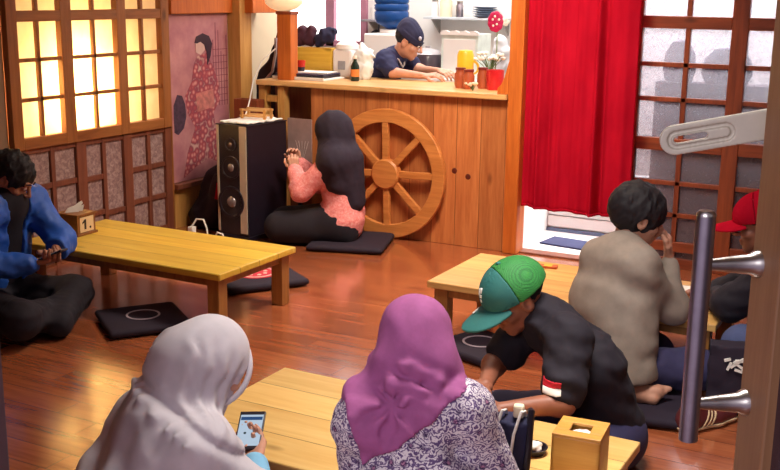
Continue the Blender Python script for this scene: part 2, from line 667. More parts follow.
# lower lattice (window_2)
w2 = structure(link('window_2', None, None, None, (WX, 4.80, 0)))
fr = MB()
for y0, y1 in ((4.16, 4.23), (4.60, 4.68), (5.005, 5.08), (5.40, 5.46)):
    yb(fr, y0, y1, 0, .70, .0, .03)
fr.build('stile', M['dark_lattice'], w2, False, .003)
fr = MB()
for y in (4.415, 4.835, 5.245):
    yb(fr, y - .016, y + .016, 0, .70, .002, .024)
for ya, yb_, zs in ((4.23, 4.60, (.47, .25)), (4.68, 4.835, (.46, .24)), (4.835, 5.005, (.225,)), (5.08, 5.40, (.46, .25)), (4.23, 5.40, (.03, .685))):
    for z in zs:
        yb(fr, ya, yb_, z - .016, z + .016, .002, .022)
fr.build('muntin', M['dark_lattice'], w2, False, .002)
pn = MB()
pn.box((.0005, 4.2 + Y0, .0), (.006, 5.42 + Y0, .69))
pn.build('pane', M['mauve_paper'], w2)

# right-hand lattice screen of textured glass (window_3) --------------------------------------
t = NT('textured_glass')
v = t.coord()
n1 = t.noise(v, 60, 4, .6, .4)
n2 = t.noise(v, 5, 3)
tp_ = t.n('BsdfTransparent'); tp_.inputs[0].default_value = (.82, .82, .86, 1)
gl = t.n('BsdfGlossy'); gl.inputs['Roughness'].default_value = .25; gl.inputs[0].default_value = (.8, .78, .8, 1)
df = t.n('BsdfDiffuse'); t.l(t.ramp(n1, [(.3, srgb(96, 76, 84)), (.7, srgb(150, 128, 132))]), df.inputs[0])
tl = t.n('BsdfTranslucent'); tl.inputs[0].default_value = (.55, .55, .6, 1)
bp = t.n('Bump'); bp.inputs['Strength'].default_value = .5; bp.inputs['Distance'].default_value = .004
t.l(n1, bp.inputs['Height'])
for s in (gl, df, tl):
    t.l(bp.outputs[0], s.inputs['Normal'])
a = t.n('MixShader'); a.inputs[0].default_value = .4
t.l(df.outputs[0], a.inputs[1]); t.l(tl.outputs[0], a.inputs[2])
b = t.n('MixShader'); b.inputs[0].default_value = .10
t.l(a.outputs[0], b.inputs[1]); t.l(gl.outputs[0], b.inputs[2])
c = t.n('MixShader')
t.l(t.math('ADD', t.math('MULTIPLY', n1, .4), .32), c.inputs[0])
t.l(b.outputs[0], c.inputs[1]); t.l(tp_.outputs[0], c.inputs[2]); t.l(c.outputs[0], t.out.inputs[0])
M['glass_tex'] = t.m

w3 = structure(link('window_3', None, None, None, (-1.2, 6.2, 0)))
def xb(m, x0, x1, z0, z1, y0=-.02, y1=.03):
    m.box((x0 + 1.2, y0, z0), (x1 + 1.2, y1, z1))
fr = MB()
for x0, x1 in ((-1.73, -1.655), (-1.155, -1.065), (-.60, -.51), (.0, .09), (.55, .64), (1.22, 1.3)):
    xb(fr, x0, x1, 0, 1.9)
fr.build('stile', M['red_frame'], w3, False, .004)
fr = MB()
for z0, z1 in ((1.405, 1.475), (.70, .775), (.10, .16), (0, .06)):
    for x0, x1 in ((-1.655, -1.155), (-1.065, -.60), (-.51, .0), (.09, .55), (.64, 1.22)):
        xb(fr, x0, x1, z0, z1, -.018, .028)
fr.build('rail', M['red_rail'], w3, False, .004)
fr = MB()
for x in (-1.395, -.83, -.26, .31, .93):
    xb(fr, x - .014, x + .014, .06, 1.9, -.012, .02)
for z in (1.20, 1.0, .51, .32, 1.66):
    for x0, x1 in ((-1.655, -1.155), (-1.065, -.60), (-.51, .0), (.09, .55), (.64, 1.22)):
        xb(fr, x0, x1, z - .013, z + .013, -.012, .02)
fr.build('muntin', M['red_frame'], w3, False, .002)
pn = MB(); xb(pn, -1.66, 1.22, .03, 1.9, .004, .01)
pn.build('pane', M['glass_tex'], w3)

for x, rr, zz, lb in ((-1.50, .10, .14, 'dim dark bundle seen through the left column of the lattice screen'), (-1.22, .15, .12, 'wide dim bundle seen through the second column of the lattice screen'), (-.88, .09, .10, 'small dim bundle seen through the lattice screen beside the door stile')):
    r = thing('bundle', lb, 'bundle', (x, 6.49, 1.08))
    MB().lathe([(rr * .8, 0), (rr, zz * .5), (rr * .9, zz * 1.2), (rr * .5, zz * 1.7), (0, zz * 1.8)], (0, 0, 0), (0, 0, 1), 24, True, (1, .45)).build('cloth', plain('dusky_cloth', srgb(98, 84, 110), .8), r, True)

# kitchen window (window_4)
w4 = structure(link('window_4', None, None, None, (-4.9, 7.95, 1.12)))
fr = MB()
for x0, x1 in ((-5.35, -5.29), (-4.885, -4.80), (-4.54, -4.48)):
    fr.box((x0 + 4.9, -.03, 0), (x1 + 4.9, .05, 1.08))
fr.box((-.45, -.03, 0), (.42, .05, .05)); fr.box((-.45, -.03, 1.03), (.42, .05, 1.08))
fr.build('frame', plain('mauve_paint', srgb(176, 120, 140), .5), w4, False, .004)
MB().box((-.42, .02, .03), (.40, .028, 1.05)).build('pane', emis('daylit_pane', (1, .97, .93, 1), 3.0), w4)

# low white step with boards at the end of the passage, and white cheek
st = MB()
for i in range(4):
    st.box((-2.38, 6.75, .035 + i * .085), (-1.3, 6.79, .113 + i * .085))
st.box((-2.38, 6.78, 0), (-1.3, 7.2, .37))
structure(st.build('trim_9', M['white'], None, False, .006))
sbox('trim_10', (-2.38, 6.735, 0), (-1.3, 6.75, .03), plain('blue_grey_paint', srgb(96, 110, 140), .5))
sbox('floor_passage', (-2.38, 6.15, 0), (-1.70, 6.735, .008), M['white'])
sbox('trim_11', (-2.40, 6.06, 0), (-1.66, 6.16, .012), M['dark_lattice'], .003)

# entrance door standing open at the right (door_1) -------------------------------------------
dA = Vector((-.279, 1.845, 0)); dB = Vector((.20, 1.12, 0))
dd = (dB - dA).normalized(); L = (dB - dA).length
d1 = structure(link('door_1', None, None, None, dA, math.atan2(dd.y, dd.x)))
m = MB()
m.box((0, -.0, .01), (.105, .045, 2.12)); m.box((L - .1, 0, .01), (L, .045, 2.12))
m.build('stile', M['door'], d1, False, .004)
m = MB()
m.box((.105, .002, .01), (L - .1, .043, .22)); m.box((.105, .002, 2.0), (L - .1, .043, 2.12))
m.build('rail', M['door'], d1, False, .003)
MB().box((.10, .018, .2), (L - .09, .026, 2.02)).build('panel', plain('smoked_panel', srgb(58, 40, 50), .25), d1)
hn = Vector((0, -1, 0))
hd = MB().cyl((.026, -.098, .838), (.026, -.098, 1.240), .0165, None, 24)
hd = hd.build('door_handle', M['darkmetal'], d1, True)
MB().lathe([(.0166, 0), (.0166, .004), (.012, .010), (0, .012)], (.026, -.098, 1.2385), (0, 0, 1), 24).build('cap', M['metal'], hd, True)
for z in (1.155, .905):
    MB().lathe([(.024, 0), (.022, .008), (.0175, .016), (.014, .05), (.0095, .086)], (.026, .0, z), (0, -1, 0), 20).build('standoff', M['metal'], hd, True)

# slotted cast arm screwed to the door stile
def capsule_poly(x0, x1, r0, r1, n=12):
    p = []
    for i in range(n + 1):
        a = -PI / 2 + PI * i / n
        p.append((x1 + r1 * math.cos(a), r1 * math.sin(a)))
    for i in range(n + 1):
        a = PI / 2 + PI * i / n
        p.append((x0 + r0 * math.cos(a), r0 * math.sin(a)))
    return p
def cast_arm():
    A = np.array([-.428, 1.858, 1.350]); B = np.array([-.282, 1.90, 1.384])
    ax = (B - A) / np.linalg.norm(B - A)
    nrm = np.cross(ax, [0, 0, 1]); nrm /= np.linalg.norm(nrm)
    upv = np.cross(nrm, ax)
    def fn(P):
        q = P - A
        x, y, z = q @ ax, q @ upv, q @ nrm
        Lx = np.linalg.norm(B - A)
        xc = np.clip(x, 0, Lx)
        d2 = np.hypot(x - xc, y)
        d = np.maximum(d2 - .026, np.abs(z) - .007)
        # raised rim round a sunk channel, and the open slot
        xs = np.clip(x, .003, .085)
        ds = np.hypot(x - xs, y)
        ch = np.maximum(ds - .017, -(z + .002) if nrm[1] > 0 else (z - .002) * -1)
        ch = np.maximum(np.abs(ds - .0125) - .0035, np.abs(z) * -1 + .003)
        d = np.maximum(d, -ch)
        xs2 = np.clip(x, .004, .05)
        d = np.maximum(d, -(np.hypot(x - xs2, y) - .006))
        return d
    return [surf(fn, np.minimum(A, B) - .035, np.maximum(A, B) + .035, .0021)]
ca = mesh_of(cast_arm(), 'hasp', M['cast'], d1, (0, 0, 0))
ca.matrix_parent_inverse = Matrix.Identity(4)
R_ = Matrix.Translation(dA) @ Matrix.Rotation(math.atan2(dd.y, dd.x), 4, 'Z')
ca.data.transform(R_.inverted())

# ------------------------------------------------------------------ counter
ct = thing('bar_counter', 'orange boarded wooden bar counter with pale top below the kitchen opening', 'counter', (-3.25, 6.04, 0))
O = Vector((-3.25, 6.04, 0))
def cb(m, lo, hi):
    m.box(Vector(lo) - O, Vector(hi) - O)
m = MB(); cb(m, (-3.84, 6.04, 0), (-2.41, 6.09, .955)); m.build('front_panel', M['counter'], ct, False, .003)
m = MB(); cb(m, (-4.26, 5.99, .955), (-2.41, 6.64, .99)); m.build('worktop', M['counter_top'], ct, False, .006)
m = MB(); cb(m, (-4.24, 6.2, 0), (-3.84, 6.23, .955)); m.build('inner_panel', M['dark_lattice'], ct)
m = MB(); cb(m, (-4.10, 6.02, 0), (-4.045, 6.09, .955)); m.build('leg', M['pillar'], ct, False, .004)
m = MB(); cb(m, (-4.255, 6.02, 0), (-4.20, 6.09, .955)); m.build('leg', M['pillar'], ct, False, .004)
m = MB(); cb(m, (-4.2, 6.03, .84), (-4.10, 6.075, .885)); m.build('rail', M['pillar'], ct, False, .003)
m = MB(); cb(m, (-4.2, 6.03, .68), (-4.10, 6.075, .72)); m.build('rail', M['pillar'], ct, False, .003)
m = MB(); cb(m, (-2.47, 6.10, 0), (-2.42, 6.6, .955)); m.build('end_panel', M['counter'], ct)
m = MB()
pr = [(0, 0), (0, .20), (-.012, .16), (-.028, .10), (-.045, .06), (-.07, .035), (-.07, 0)]
m.prism(pr, Vector((-2.405, 6.0, .99)) - O, (1, 0, 0), (0, 0, 1), (0, .04, 0)); m.build('bracket', M['orange'], ct, False, .003)
kw = plain('knot_wood', srgb(92, 30, 14), .5)
for x, z in ((-2.765, .485), (-2.67, .455)):
    MB().lathe([(.019, 0), (.014, .002), (0, .0025)], Vector((x, 6.0395, z)) - O, (0, -1, 0), 12).build('knot', kw, ct)

# orange post standing on the worktop with a lamp shade
ps = thing('counter_post', 'orange wooden post standing on the left end of the counter top', 'post', (-4.08, 6.12, .99))
MB().box((-.055, -.045, 0), (.055, .045, .46)).build('shaft', M['orange'], ps, False, .004)
MB().box((-.062, -.05, .44), (.062, .05, .46)).build('collar', M['red_frame'], ps, False, .003)
lp = thing('lamp', 'cream shallow lamp shade on top of the orange counter post', 'lamp', (-4.10, 6.11, 1.45))
MB().lathe([(.035, .0), (.09, .02), (.125, .05), (.13, .075), (.1, .12), (.04, .15), (0, .152)], (0, 0, 0), (0, 0, 1), 32).build('shade', plain('lamp_cream', srgb(250, 226, 190), .5, .02, 5, 0, Emission_Color=srgb(255, 220, 170), Emission_Strength=.5), lp, True)
MB().cyl((0, 0, -.0), (0, 0, .012), .04).build('base', M['orange'], lp, True)

# ------------------------------------------------------------------ wagon wheel
wc = Vector((-3.225, 6.0, .432))
wh = thing('wagon_wheel', 'wooden eight-spoked wagon wheel leaning against the counter front', 'wheel', (wc.x, wc.y, 0))
m = MB().ring((0, 0, wc.z), (0, -1, 0), .335, .425, .035, 72); m.build('rim', M['wheel'], wh, True, .005)
m = MB().lathe([(.1, 0), (.1, .045), (.09, .055), (.03, .058), (0, .058)], (0, .005, wc.z), (0, -1, 0), 36); m.build('hub', M['wheel'], wh, True)
for k in range(8):
    a = k * PI / 4 + .03
    d = Vector((math.cos(a), 0, math.sin(a)))
    s = Vector((-math.sin(a), 0, math.cos(a)))
    c0 = Vector((0, -.018, wc.z))
    m = MB().bar(c0 + d * .085, c0 + d * .345, .045, .03, (0, 1, 0)); m.build('spoke', M['wheel'], wh, False, .005)

# ------------------------------------------------------------------ curtains
t = NT('red_cloth')
nz = t.noise(t.coord((1, 1, .3)), 9, 4)
col = t.ramp(nz, [(.3, srgb(168, 16, 38)), (.7, srgb(196, 24, 48))])
df = t.n('BsdfDiffuse'); t.l(col, df.inputs[0])
tl = t.n('BsdfTranslucent'); t.l(col, tl.inputs[0])
bp = t.n('Bump'); bp.inputs['Strength'].default_value = .25; bp.inputs['Distance'].default_value = .003
t.l(t.noise(t.coord(), 500, 2), bp.inputs['Height'])
t.l(bp.outputs[0], df.inputs['Normal'])
mx = t.n('MixShader'); mx.inputs[0].default_value = .10
t.l(df.outputs[0], mx.inputs[1]); t.l(tl.outputs[0], mx.inputs[2]); t.l(mx.outputs[0], t.out.inputs[0])
M['red'] = t.m
def curtain(label, x0, x1, zb, y, folds, seed, slant=0.0):
    cx = (x0 + x1) / 2
    root = thing('doorway_curtain', label, 'curtain', (cx, y, zb), 0, 'red curtains in the passage doorway')
    nx, nz_ = 60, 50
    bm = bmesh.new()
    H = 1.98 - zb
    g = []
    for j in range(nz_ + 1):
        f = j / nz_
        row = []
        for i in range(nx + 1):
            u = i / nx
            x = x0 + (x1 - x0) * u
            amp = .012 + .018 * (1 - f)
            dy = 0
            for (c, w, s) in folds:
                dy += s * math.exp(-((u - c - .05 * (1 - f) * slant) / w) ** 2)
            dy = dy * amp / .02 + .004 * math.sin(9 * u + seed + 2 * f) 
            row.append(bm.verts.new((x - cx + slant * .03 * (1 - f) * (u - .5), dy, H * f + .006 * math.sin(6 * u + seed) * (1 - f))))
        g.append(row)
    for j in range(nz_):
        for i in range(nx):
            bm.faces.new((g[j][i], g[j][i + 1], g[j + 1][i + 1], g[j + 1][i]))
    me = bpy.data.meshes.new('cloth')
    bm.to_mesh(me); bm.free()
    for p in me.polygons:
        p.use_smooth = True
    o = link('cloth', me, M['red'], root)
    s = o.modifiers.new('thick', 'SOLIDIFY'); s.thickness = .004
    # hem
    m = MB()
    for i in range(nx):
        u0, u1 = i / nx, (i + 1) / nx
    pts = [(v.co.x, v.co.y - .004, v.co.z + .012) for v in me.vertices[:nx + 1]]
    m.tube(pts, .006, 6)
    m.build('hem', M['red'], root, True)
    return root
curtain('left red curtain panel beside the counter post', -2.315, -2.005, .295, 6.06, ((.32, .05, -.022), (.5, .06, .02), (.72, .05, -.012), (.1, .06, .015)), 1.0)
curtain('right red curtain panel with a deep fold beside the lattice screen', -2.0, -1.64, .295, 6.05, ((.36, .04, -.03), (.46, .05, .03), (.12, .06, -.012), (.8, .08, -.016)), 2.3, .6)
rd = MB().cyl((-2.36, 6.055, 1.97), (-1.6, 6.055, 1.97), .012)
rod = tag(rd.build('curtain_rod', M['red_frame'], None, True), 'thin wooden rod carrying the red curtains', 'rod')
mt = MB().box((-.17, -.11, 0), (.17, .11, .012))
tag(mt.build('doormat', fabric('mat_cloth', srgb(62, 66, 100), .95, 300), None, False, .004, (-2.10, 6.42, .008), -.12), 'dark blue doormat on the white passage floor under the curtains', 'mat')

# ------------------------------------------------------------------ tables
def table(label, cx, cy, sx, sy, top, leg, rot=0.0, name='low_table', h=.30):
    r = thing(name, label, 'table', (cx, cy, 0), rot, 'low wooden dining tables')
    MB().box((-sx / 2, -sy / 2, h - .032), (sx / 2, sy / 2, h)).build('tabletop', top, r, False, .005)
    a, b = sx / 2 - .05, sy / 2 - .05
    m = MB()
    for s in (-1, 1):
        m.box((-a, s * b - .012, h - .075), (a, s * b + .012, h - .032))
        m.box((s * a - .012, -b, h - .075), (s * a + .012, b, h - .032))
    m.build('apron', leg, r, False, .003)
    for x in (-1, 1):
        for y in (-1, 1):
            MB().box((x * (a - .01) - .034, y * (b - .01) - .034, 0), (x * (a - .01) + .034, y * (b - .01) + .034, h - .032)).build('leg', leg, r, False, .004)
    return r
table('low yellow wooden table by the left lattice wall, numbered tissue box on it', -3.575, 4.125, 1.30, .65, M['table_yellow'], M['table_leg'])
table('low wooden table behind the man in the green cap', -1.40, 4.515, 1.30, .62, M['table_mid'], M['table_leg'])
table('low pale wooden table in the foreground between the two headscarved women', -1.345, 2.605, 1.27, .655, M['table_pale'], M['table_leg'])

# tissue boxes
r = thing('tissue_box', 'dark wooden tissue box with the number 1 on a cream plate', 'box', (-4.105, 4.10, .3), .04)
MB().box((-.07, -.07, 0), (.07, .07, .105)).build('body', M['tissue_dark'], r, False, .003)
MB().box((-.076, -.076, .105), (.076, .076, .118)).build('lid', M['tissue_dark'], r, False, .003)
MB().box((-.078, -.078, 0), (.078, .078, .012)).build('plinth', M['tissue_dark'], r, False, .002)
pl = MB().box((.07, -.052, .018), (.0725, .052, .098)).build('number_plate', M['creampaper'], r)
m = MB()
one = [(-.008, -.026), (.006, -.026), (.006, .028), (-.004, .028), (-.022, .014), (-.022, .004), (-.008, .012)]
m.prism(one, (.0726, -.012, .058), (0, 1, 0), (0, 0, 1), (.0012, 0, 0))
m.lathe([(.0065, 0), (.0065, .0012)], (.0726, .026, .038), (1, 0, 0), 16)
m.build('number', M['ink'], pl)
m = MB()
pts = [(-.05, -.004), (-.03, .022), (.005, .034), (.045, .058), (.05, .046), (.02, .010), (.03, -.004)]
m.prism(pts, (0, -.015, .119), (.6, .8, 0), (0, 0, 1), (-.006, .004, 0))
m.prism([(-.04, 0), (-.01, .02), (.04, .034), (.03, 0)], (0, .008, .119), (.7, .7, 0), (0, 0, 1), (-.004, .004, 0))
m.build('tissue', M['paper'], r)
r = thing('tissue_box', 'honey-coloured wooden tissue box on the near right end of the pale table', 'box', (-.797, 2.615, .3), .10)
m = MB()
a = .066; hz = .145; s = .028
m.box((-a, -a, 0), (a, -a + .01, hz - .008)); m.box((-a, a - .01, 0), (a, a, hz - .008))
m.box((-a, -a, 0), (-a + .01, a, hz - .008)); m.box((a - .01, -a, 0), (a, a, hz - .008))
m.build('body', M['tissue_wood'], r, False, .002)
m = MB()
m.box((-a, -a, hz - .008), (a, -s, hz)); m.box((-a, s, hz - .008), (a, a, hz)); m.box((-a, -s, hz - .008), (-s, s, hz)); m.box((s, -s, hz - .008), (a, s, hz))
m.build('lid', M['tissue_wood'], r, False, .0015)
def tis(P):
    d = s_ell(P, (0, 0, .108), (.045, .045, .026))
    return d + .006 * fnoise(P, .03, 3)
mesh_of([surf(tis, (-.055, -.055, .07), (.055, .055, .15), .004)], 'tissue', M['paper'], r, (0, 0, 0))

# cushions
def cushion(label, cx, cy, s, rot, ring=True, dot=False):
    r = thing('floor_cushion', label, 'cushion', (cx, cy, 0), rot, 'flat black floor cushions')
    def fn(P):
        q = np.abs(P[:, :2]) - (s / 2 - .03)
        o = np.linalg.norm(np.maximum(q, 0), axis=1) + np.minimum(np.max(q, axis=1), 0)
        e = np.clip(np.max(np.abs(P[:, :2]), axis=1) / (s / 2), 0, 1)
        th = .024 - .010 * e ** 3
        return np.hypot(np.maximum(o, 0), np.maximum(np.abs(P[:, 2] - .026) - th + .014, 0)) - .014 + np.where(o < 0, 0, 0)
    mesh_of([surf(fn, (-s / 2 - .02, -s / 2 - .02, -.012), (s / 2 + .02, s / 2 + .02, .07), .011)], 'cover', M['blackcloth'], r, (0, 0, 0))
    if ring:
        MB().ring((0, 0, .0495), (0, 0, 1), .072, .082, .0022, 40).build('ring_print', plain('pale_print', srgb(176, 160, 170), .8), r)
    if dot:
        c = MB().lathe([(.13, 0), (.13, .002)], (0, 0, .0495), (0, 0, 1), 40).build('disc_print', plain('red_print', srgb(196, 40, 60), .8), r)
        m = MB().ring((0, 0, .0518), (0, 0, 1), .1, .112, .001, 40)
        for k in range(8):
            a = k * PI / 4
            m.lathe([(.012, 0), (.012, .001)], (.06 * math.cos(a), .06 * math.sin(a), .0518), (0, 0, 1), 12)
        m.build('flower_print', plain('cream_print', srgb(226, 200, 190), .8), c)
    return r
cushion('black floor cushion with a pale ring, before the yellow table', -3.36, 3.76, .43, math.radians(-36))
cushion('black floor cushion with a red disc, under the right end of the yellow table', -3.35, 4.68, .50, math.radians(-34), False, True)
cushion('black floor cushion with a pale ring, behind the green cap', -1.78, 4.22, .36, math.radians(-20))
cushion('black floor cushion under the kneeling girl in pink', -3.32, 5.70, .52, math.radians(18), False)
cushion('black floor cushion under the barefoot man in the grey shirt', -1.02, 3.95, .52, math.radians(12), False)

# ------------------------------------------------------------------ loudspeaker and things round it
sp = thing('floor_speaker', 'tall black loudspeaker with silver front strips and three round drivers', 'speaker', (-4.04, 5.63, 0), math.radians(-3))
MB().box((-.125, -.20, .03), (.125, .21, .745)).build('cabinet', M['black'], sp, False, .004)
MB().box((-.135, -.21, 0), (.135, .215, .03)).build('plinth', M['black'], sp, False, .003)
silver = plain('silver_paint', srgb(222, 212, 190), .35, .05, 20, 0, Metallic=.5)
MB().box((.062, -.208, .05), (.118, -.200, .745)).build('trim_strip', silver, sp, False, .002)
MB().box((-.125, -.206, .05), (-.108, -.200, .745)).build('trim_strip', silver, sp, False, .002)
cone = plain('cone_black', srgb(40, 34, 40), .3)
capm = plain('dust_cap', srgb(150, 140, 140), .25, .05, 10, 0, Metallic=.6)
for z, rr in ((.625, .042), (.475, .075), (.25, .105)):
    dv = MB().ring((-.01, -.2, z), (0, -1, 0), rr * .82, rr, .014, 40).build('driver', M['black'], sp, True, .002)
    MB().lathe([(rr * .84, .008), (rr * .5, -.012 + .014), (rr * .36, .004)], (-.01, -.2, z), (0, -1, 0), 40, True).build('cone', cone, dv, True)
    MB().ball((-.01, -.204, z), (rr * .36, rr * .22, rr * .36), 24, 12).build('dust_cap', capm, dv, True)
MB().box((-.13, -.205, .745), (.13, .21, .752)).build('top_panel', M['black'], sp)
# crumpled cloth on top
def clo(P):
    q = np.abs(P[:, :2]) - np.array([.115, .185])
    o = np.max(q, axis=1) + .012 * fnoise(P, .07, 2)
    return np.maximum(o, np.abs(P[:, 2] - .008 - .005 * fnoise(P, .06, 5)) - .007) 
cl = thing('folded_cloth', 'crumpled white cloth lying on top of the black loudspeaker', 'cloth', (-4.04, 5.63, .755), math.radians(-3))
mesh_of([surf(clo, (-.14, -.21, -.012), (.14, .21, .035), .006)], 'cloth', M['paper'], cl, (0, 0, 0))
rk = thing('small_rack', 'small wooden slatted rack standing on the loudspeaker', 'rack', (-4.02, 5.66, .772), math.radians(4))
for x in (-.085, .085):
    for y in (-.042, .042):
        MB().box((x - .008, y - .008, 0), (x + .008, y + .008, .065)).build('post', M['pillar'], rk, False, .002)
for z in (.012, .05):
    for y in (-.042, .042):
        MB().box((-.1, y - .006, z), (.1, y + .006, z + .014)).build('slat', M['counter_top'], rk, False, .002)
bx = thing('wooden_crate', 'brown open wooden crate behind the loudspeaker by the counter end', 'crate', (-4.28, 5.93, 0))
m = MB()
m.box((-.10, -.03, 0), (.10, -.018, .86)); m.box((-.10, .04, 0), (.10, .052, .86)); m.box((-.10, -.018, 0), (-.088, .04, .86)); m.box((.088, -.018, 0), (.1, .04, .86))
m.build('side', M['red_frame'], bx, False, .003)
m = MB(); m.box((-.088, -.018, .02), (.088, .04, .03)); m.build('bottom', M['red_frame'], bx)
# black bag hung behind the speaker
def bagfn(P):
    d = prims(P, [('c', (-4.43, 5.70, .10), (-4.40, 5.74, .30), .13, .10), ('c', (-4.40, 5.74, .30), (-4.33, 5.74, .44), .09, .035), ('e', (-4.44, 5.66, .08), (.14, .10, .09)), ('c', (-4.34, 5.62, .12), (-4.30, 5.62, .34), .07, .055)], .05)
    return np.maximum(d + .008 * fnoise(P, .12, 4), .004 - P[:, 2])
bg = thing('backpack', 'black cloth bag slumped between the poster wall and the loudspeaker', 'bag', (-4.42, 5.70, 0))
mesh_of([surf(bagfn, (-4.59, 5.50, -.01), (-4.2, 5.88, .52), .011)], 'sack', M['blackcloth'], bg, (-4.42, 5.70, 0))
m = MB().prism([(-.03, -.06), (.02, -.07), (.03, .02), (.012, .06), (-.012, .05), (-.02, 0)], (.165, -.158, .29), (.85, .35, 0), (0, 0, 1), (.006, .016, 0)); m.build('red_tag', M['red'], bg, False, .002)
m = MB().tube([(.02, .02, .40), (.05, .03, .47), (.10, .035, .49), (.13, .04, .44), (.12, .04, .36)], .008, 8); m.build('strap', M['blackcloth'], bg, True)
# gig bag
gb = thing('gig_bag', 'black guitar bag leaning against the pale wall behind the counter end', 'guitar bag', (-4.40, 6.36, 0))
def gig(P):
    d = prims(P, [('c', (-4.44, 6.36, .35), (-4.40, 6.36, .62), .145, .11), ('c', (-4.40, 6.36, .62), (-4.37, 6.36, .95), .11, .12), ('c', (-4.37, 6.36, 1.0), (-4.335, 6.36, 1.16), .07, .03), ('c', (-4.335, 6.36, 1.14), (-4.29, 6.36, 1.31), .027, .03)], .05)
    d = np.maximum(d, np.abs(P[:, 1] - 6.36) - .045)
    return np.maximum(d + .003 * fnoise(P, .1, 8), P[:, 0] * -1 - 4.585)
mesh_of([surf(gig, (-4.6, 6.28, .0), (-4.15, 6.45, 1.38), .012)], 'case', M['blackcloth'], gb, (-4.40, 6.36, 0))
MB().box((-.03, -.05, .0), (.03, .04, .22)).build('foot', M['blackcloth'], gb, False, .01)
m = MB().tube([(.0, -.062, .95), (.07, -.062, 1.02), (.10, -.062, 1.15), (.10, -.058, 1.26)], .011, 8); m.build('strap', plain('grey_web', srgb(180, 176, 180), .8), gb, True)
m = MB()
cab = [(-4.20, 5.90, 1.12), (-4.195, 5.87, 1.02), (-4.20, 5.85, .92), (-4.20, 5.83, .86), (-4.195, 5.80, .80), (-4.185, 5.76, .765)]
# pale cable hanging from the post to the speaker
cab = [(-4.145, 6.07, 1.2), (-4.19, 5.97, 1.12), (-4.21, 5.90, 1.0), (-4.21, 5.85, .86), (-4.20, 5.80, .79), (-4.18, 5.76, .776)]
m.tube(cab, .005, 6)
tag(m.build('speaker_cable', M['paper'], None, True), 'thin white cable hanging down behind the loudspeaker', 'cable')
# white charger and cable on the floor behind the yellow table
pw = thing('charger', 'white plug adapter with a looping cable behind the yellow table', 'charger', (-4.22, 5.25, 0))
MB().box((-.08, -.03, 0), (.02, .03, .05)).build('power_strip', M['paper'], pw, False, .006)
MB().box((-.05, -.02, .05), (-.01, .02, .10)).build('plug', M['paper'], pw, False, .005)
MB().tube([(-.03, 0, .10), (0, .01, .15), (.05, .02, .15), (.09, 0, .10), (.12, -.03, .05), (.16, -.02, .05), (.19, -.02, .09), (.22, -.01, .08), (.24, 0, .02)], .006, 8).build('cord', M['paper'], pw, True)
# pale plastic sheet standing behind the girl's hand
gs = thing('menu_stand', 'grey translucent menu sheet standing at the counter beside the kneeling girl', 'stand', (-3.88, 5.96, 0), -.05)
sheet = plain('grey_sheet', srgb(168, 140, 136), .3, .12, 14)
MB().box((-.10, -.004, .40), (.10, .004, .75)).build('sheet', sheet, gs, False, .002)
MB().box((-.012, -.01, .02), (.012, .01, .42)).build('post', M['black'], gs)
MB().box((-.09, -.05, 0), (.09, .05, .02)).build('base', M['black'], gs, False, .004)
m = MB()
for k in range(5):
    a = -.5 + k * .25
    m.bar((.02 + .05 * math.sin(a) * .2, -.0055, .46), (.02 + .11 * math.sin(a), -.0055, .60), .004, .002, (0, 1, 0))
m.build('print', plain('pale_lines', srgb(200, 180, 176), .5), gs)

# ------------------------------------------------------------------ poster
po = thing('poster', 'tall faded poster of a kimono figure on the left wall beside the pillar', 'poster', (WX + .003, 5.83, .87))
pap = NT('poster_paper')
nz = pap.noise(pap.coord(), 6, 5)
pap.bsdf(pap.ramp(nz, [(.3, srgb(164, 100, 112)), (.7, srgb(200, 140, 138))]), .6)
MB().box((0, -.345, -.56), (.004, .30, .555)).build('sheet', pap.m, po)
def pshape(name, poly, mat, x=.0042, t=.0015):
    if name != 'bush':
        poly = [(a * 1.28 - .01, b * 1.04 - .02) for a, b in poly]
    else:
        poly = [(a - .03, b) for a, b in poly]
    MB().prism(poly, (x, 0, 0), (0, 1, 0), (0, 0, 1), (t, 0, 0)).build(name, mat, po)
robe = NT('kimono_print')
vv = robe.n('TexVoronoi'); vv.inputs['Scale'].default_value = 26; robe.l(robe.coord(), vv.inputs['Vector'])
robe.bsdf(robe.ramp(vv.outputs['Distance'], [(.15, srgb(214, 150, 142)), (.4, srgb(176, 76, 84)), (.65, srgb(142, 66, 84)), (.9, srgb(206, 164, 152))]), .6)
pshape('robe', [(-.03, .28), (.05, .30), (.10, .22), (.15, .10), (.16, -.02), (.10, -.10), (.13, -.30), (.17, -.46), (.05, -.40), (-.06, -.44), (-.17, -.50), (-.13, -.34), (-.06, -.18), (-.12, -.08), (-.14, .03), (-.08, .12), (-.06, .22)], robe.m)
pshape('sash', [(-.05, .04), (.10, .06), (.11, -.06), (-.04, -.08)], plain('sash_print', srgb(196, 120, 112), .6, .3, 30), .0058)
pshape('face', [(-.04, .31), (.0, .29), (.035, .32), (.04, .37), (.0, .40), (-.04, .38)], plain('face_print', srgb(206, 168, 158), .6), .0058)
hair_p = plain('hair_print', srgb(52, 26, 44), .6)
pshape('hair', [(-.05, .37), (-.035, .41), (.02, .43), (.075, .41), (.10, .36), (.085, .28), (.055, .22), (.05, .31), (.03, .355), (.0, .375), (-.03, .365)], hair_p, .0068)
pshape('bush', [(-.28, -.04), (-.24, .03), (-.19, .02), (-.16, -.04), (-.15, -.12), (-.18, -.20), (-.24, -.24), (-.28, -.22)], plain('bush_print', srgb(74, 52, 70), .6, .4, 40), .0045)
mb_ = MB()
for k in range(6):
    y = .13 + k * .03
    mb_.box((.0042, y - .003, -.08 - .0 * k), (.0052, y + .003, .38 + .12 * math.sin(k * 1.3)))
for k in range(9):
    mb_.box((.0042, .125, -.05 + k * .045), (.0050, .29, -.046 + k * .045))
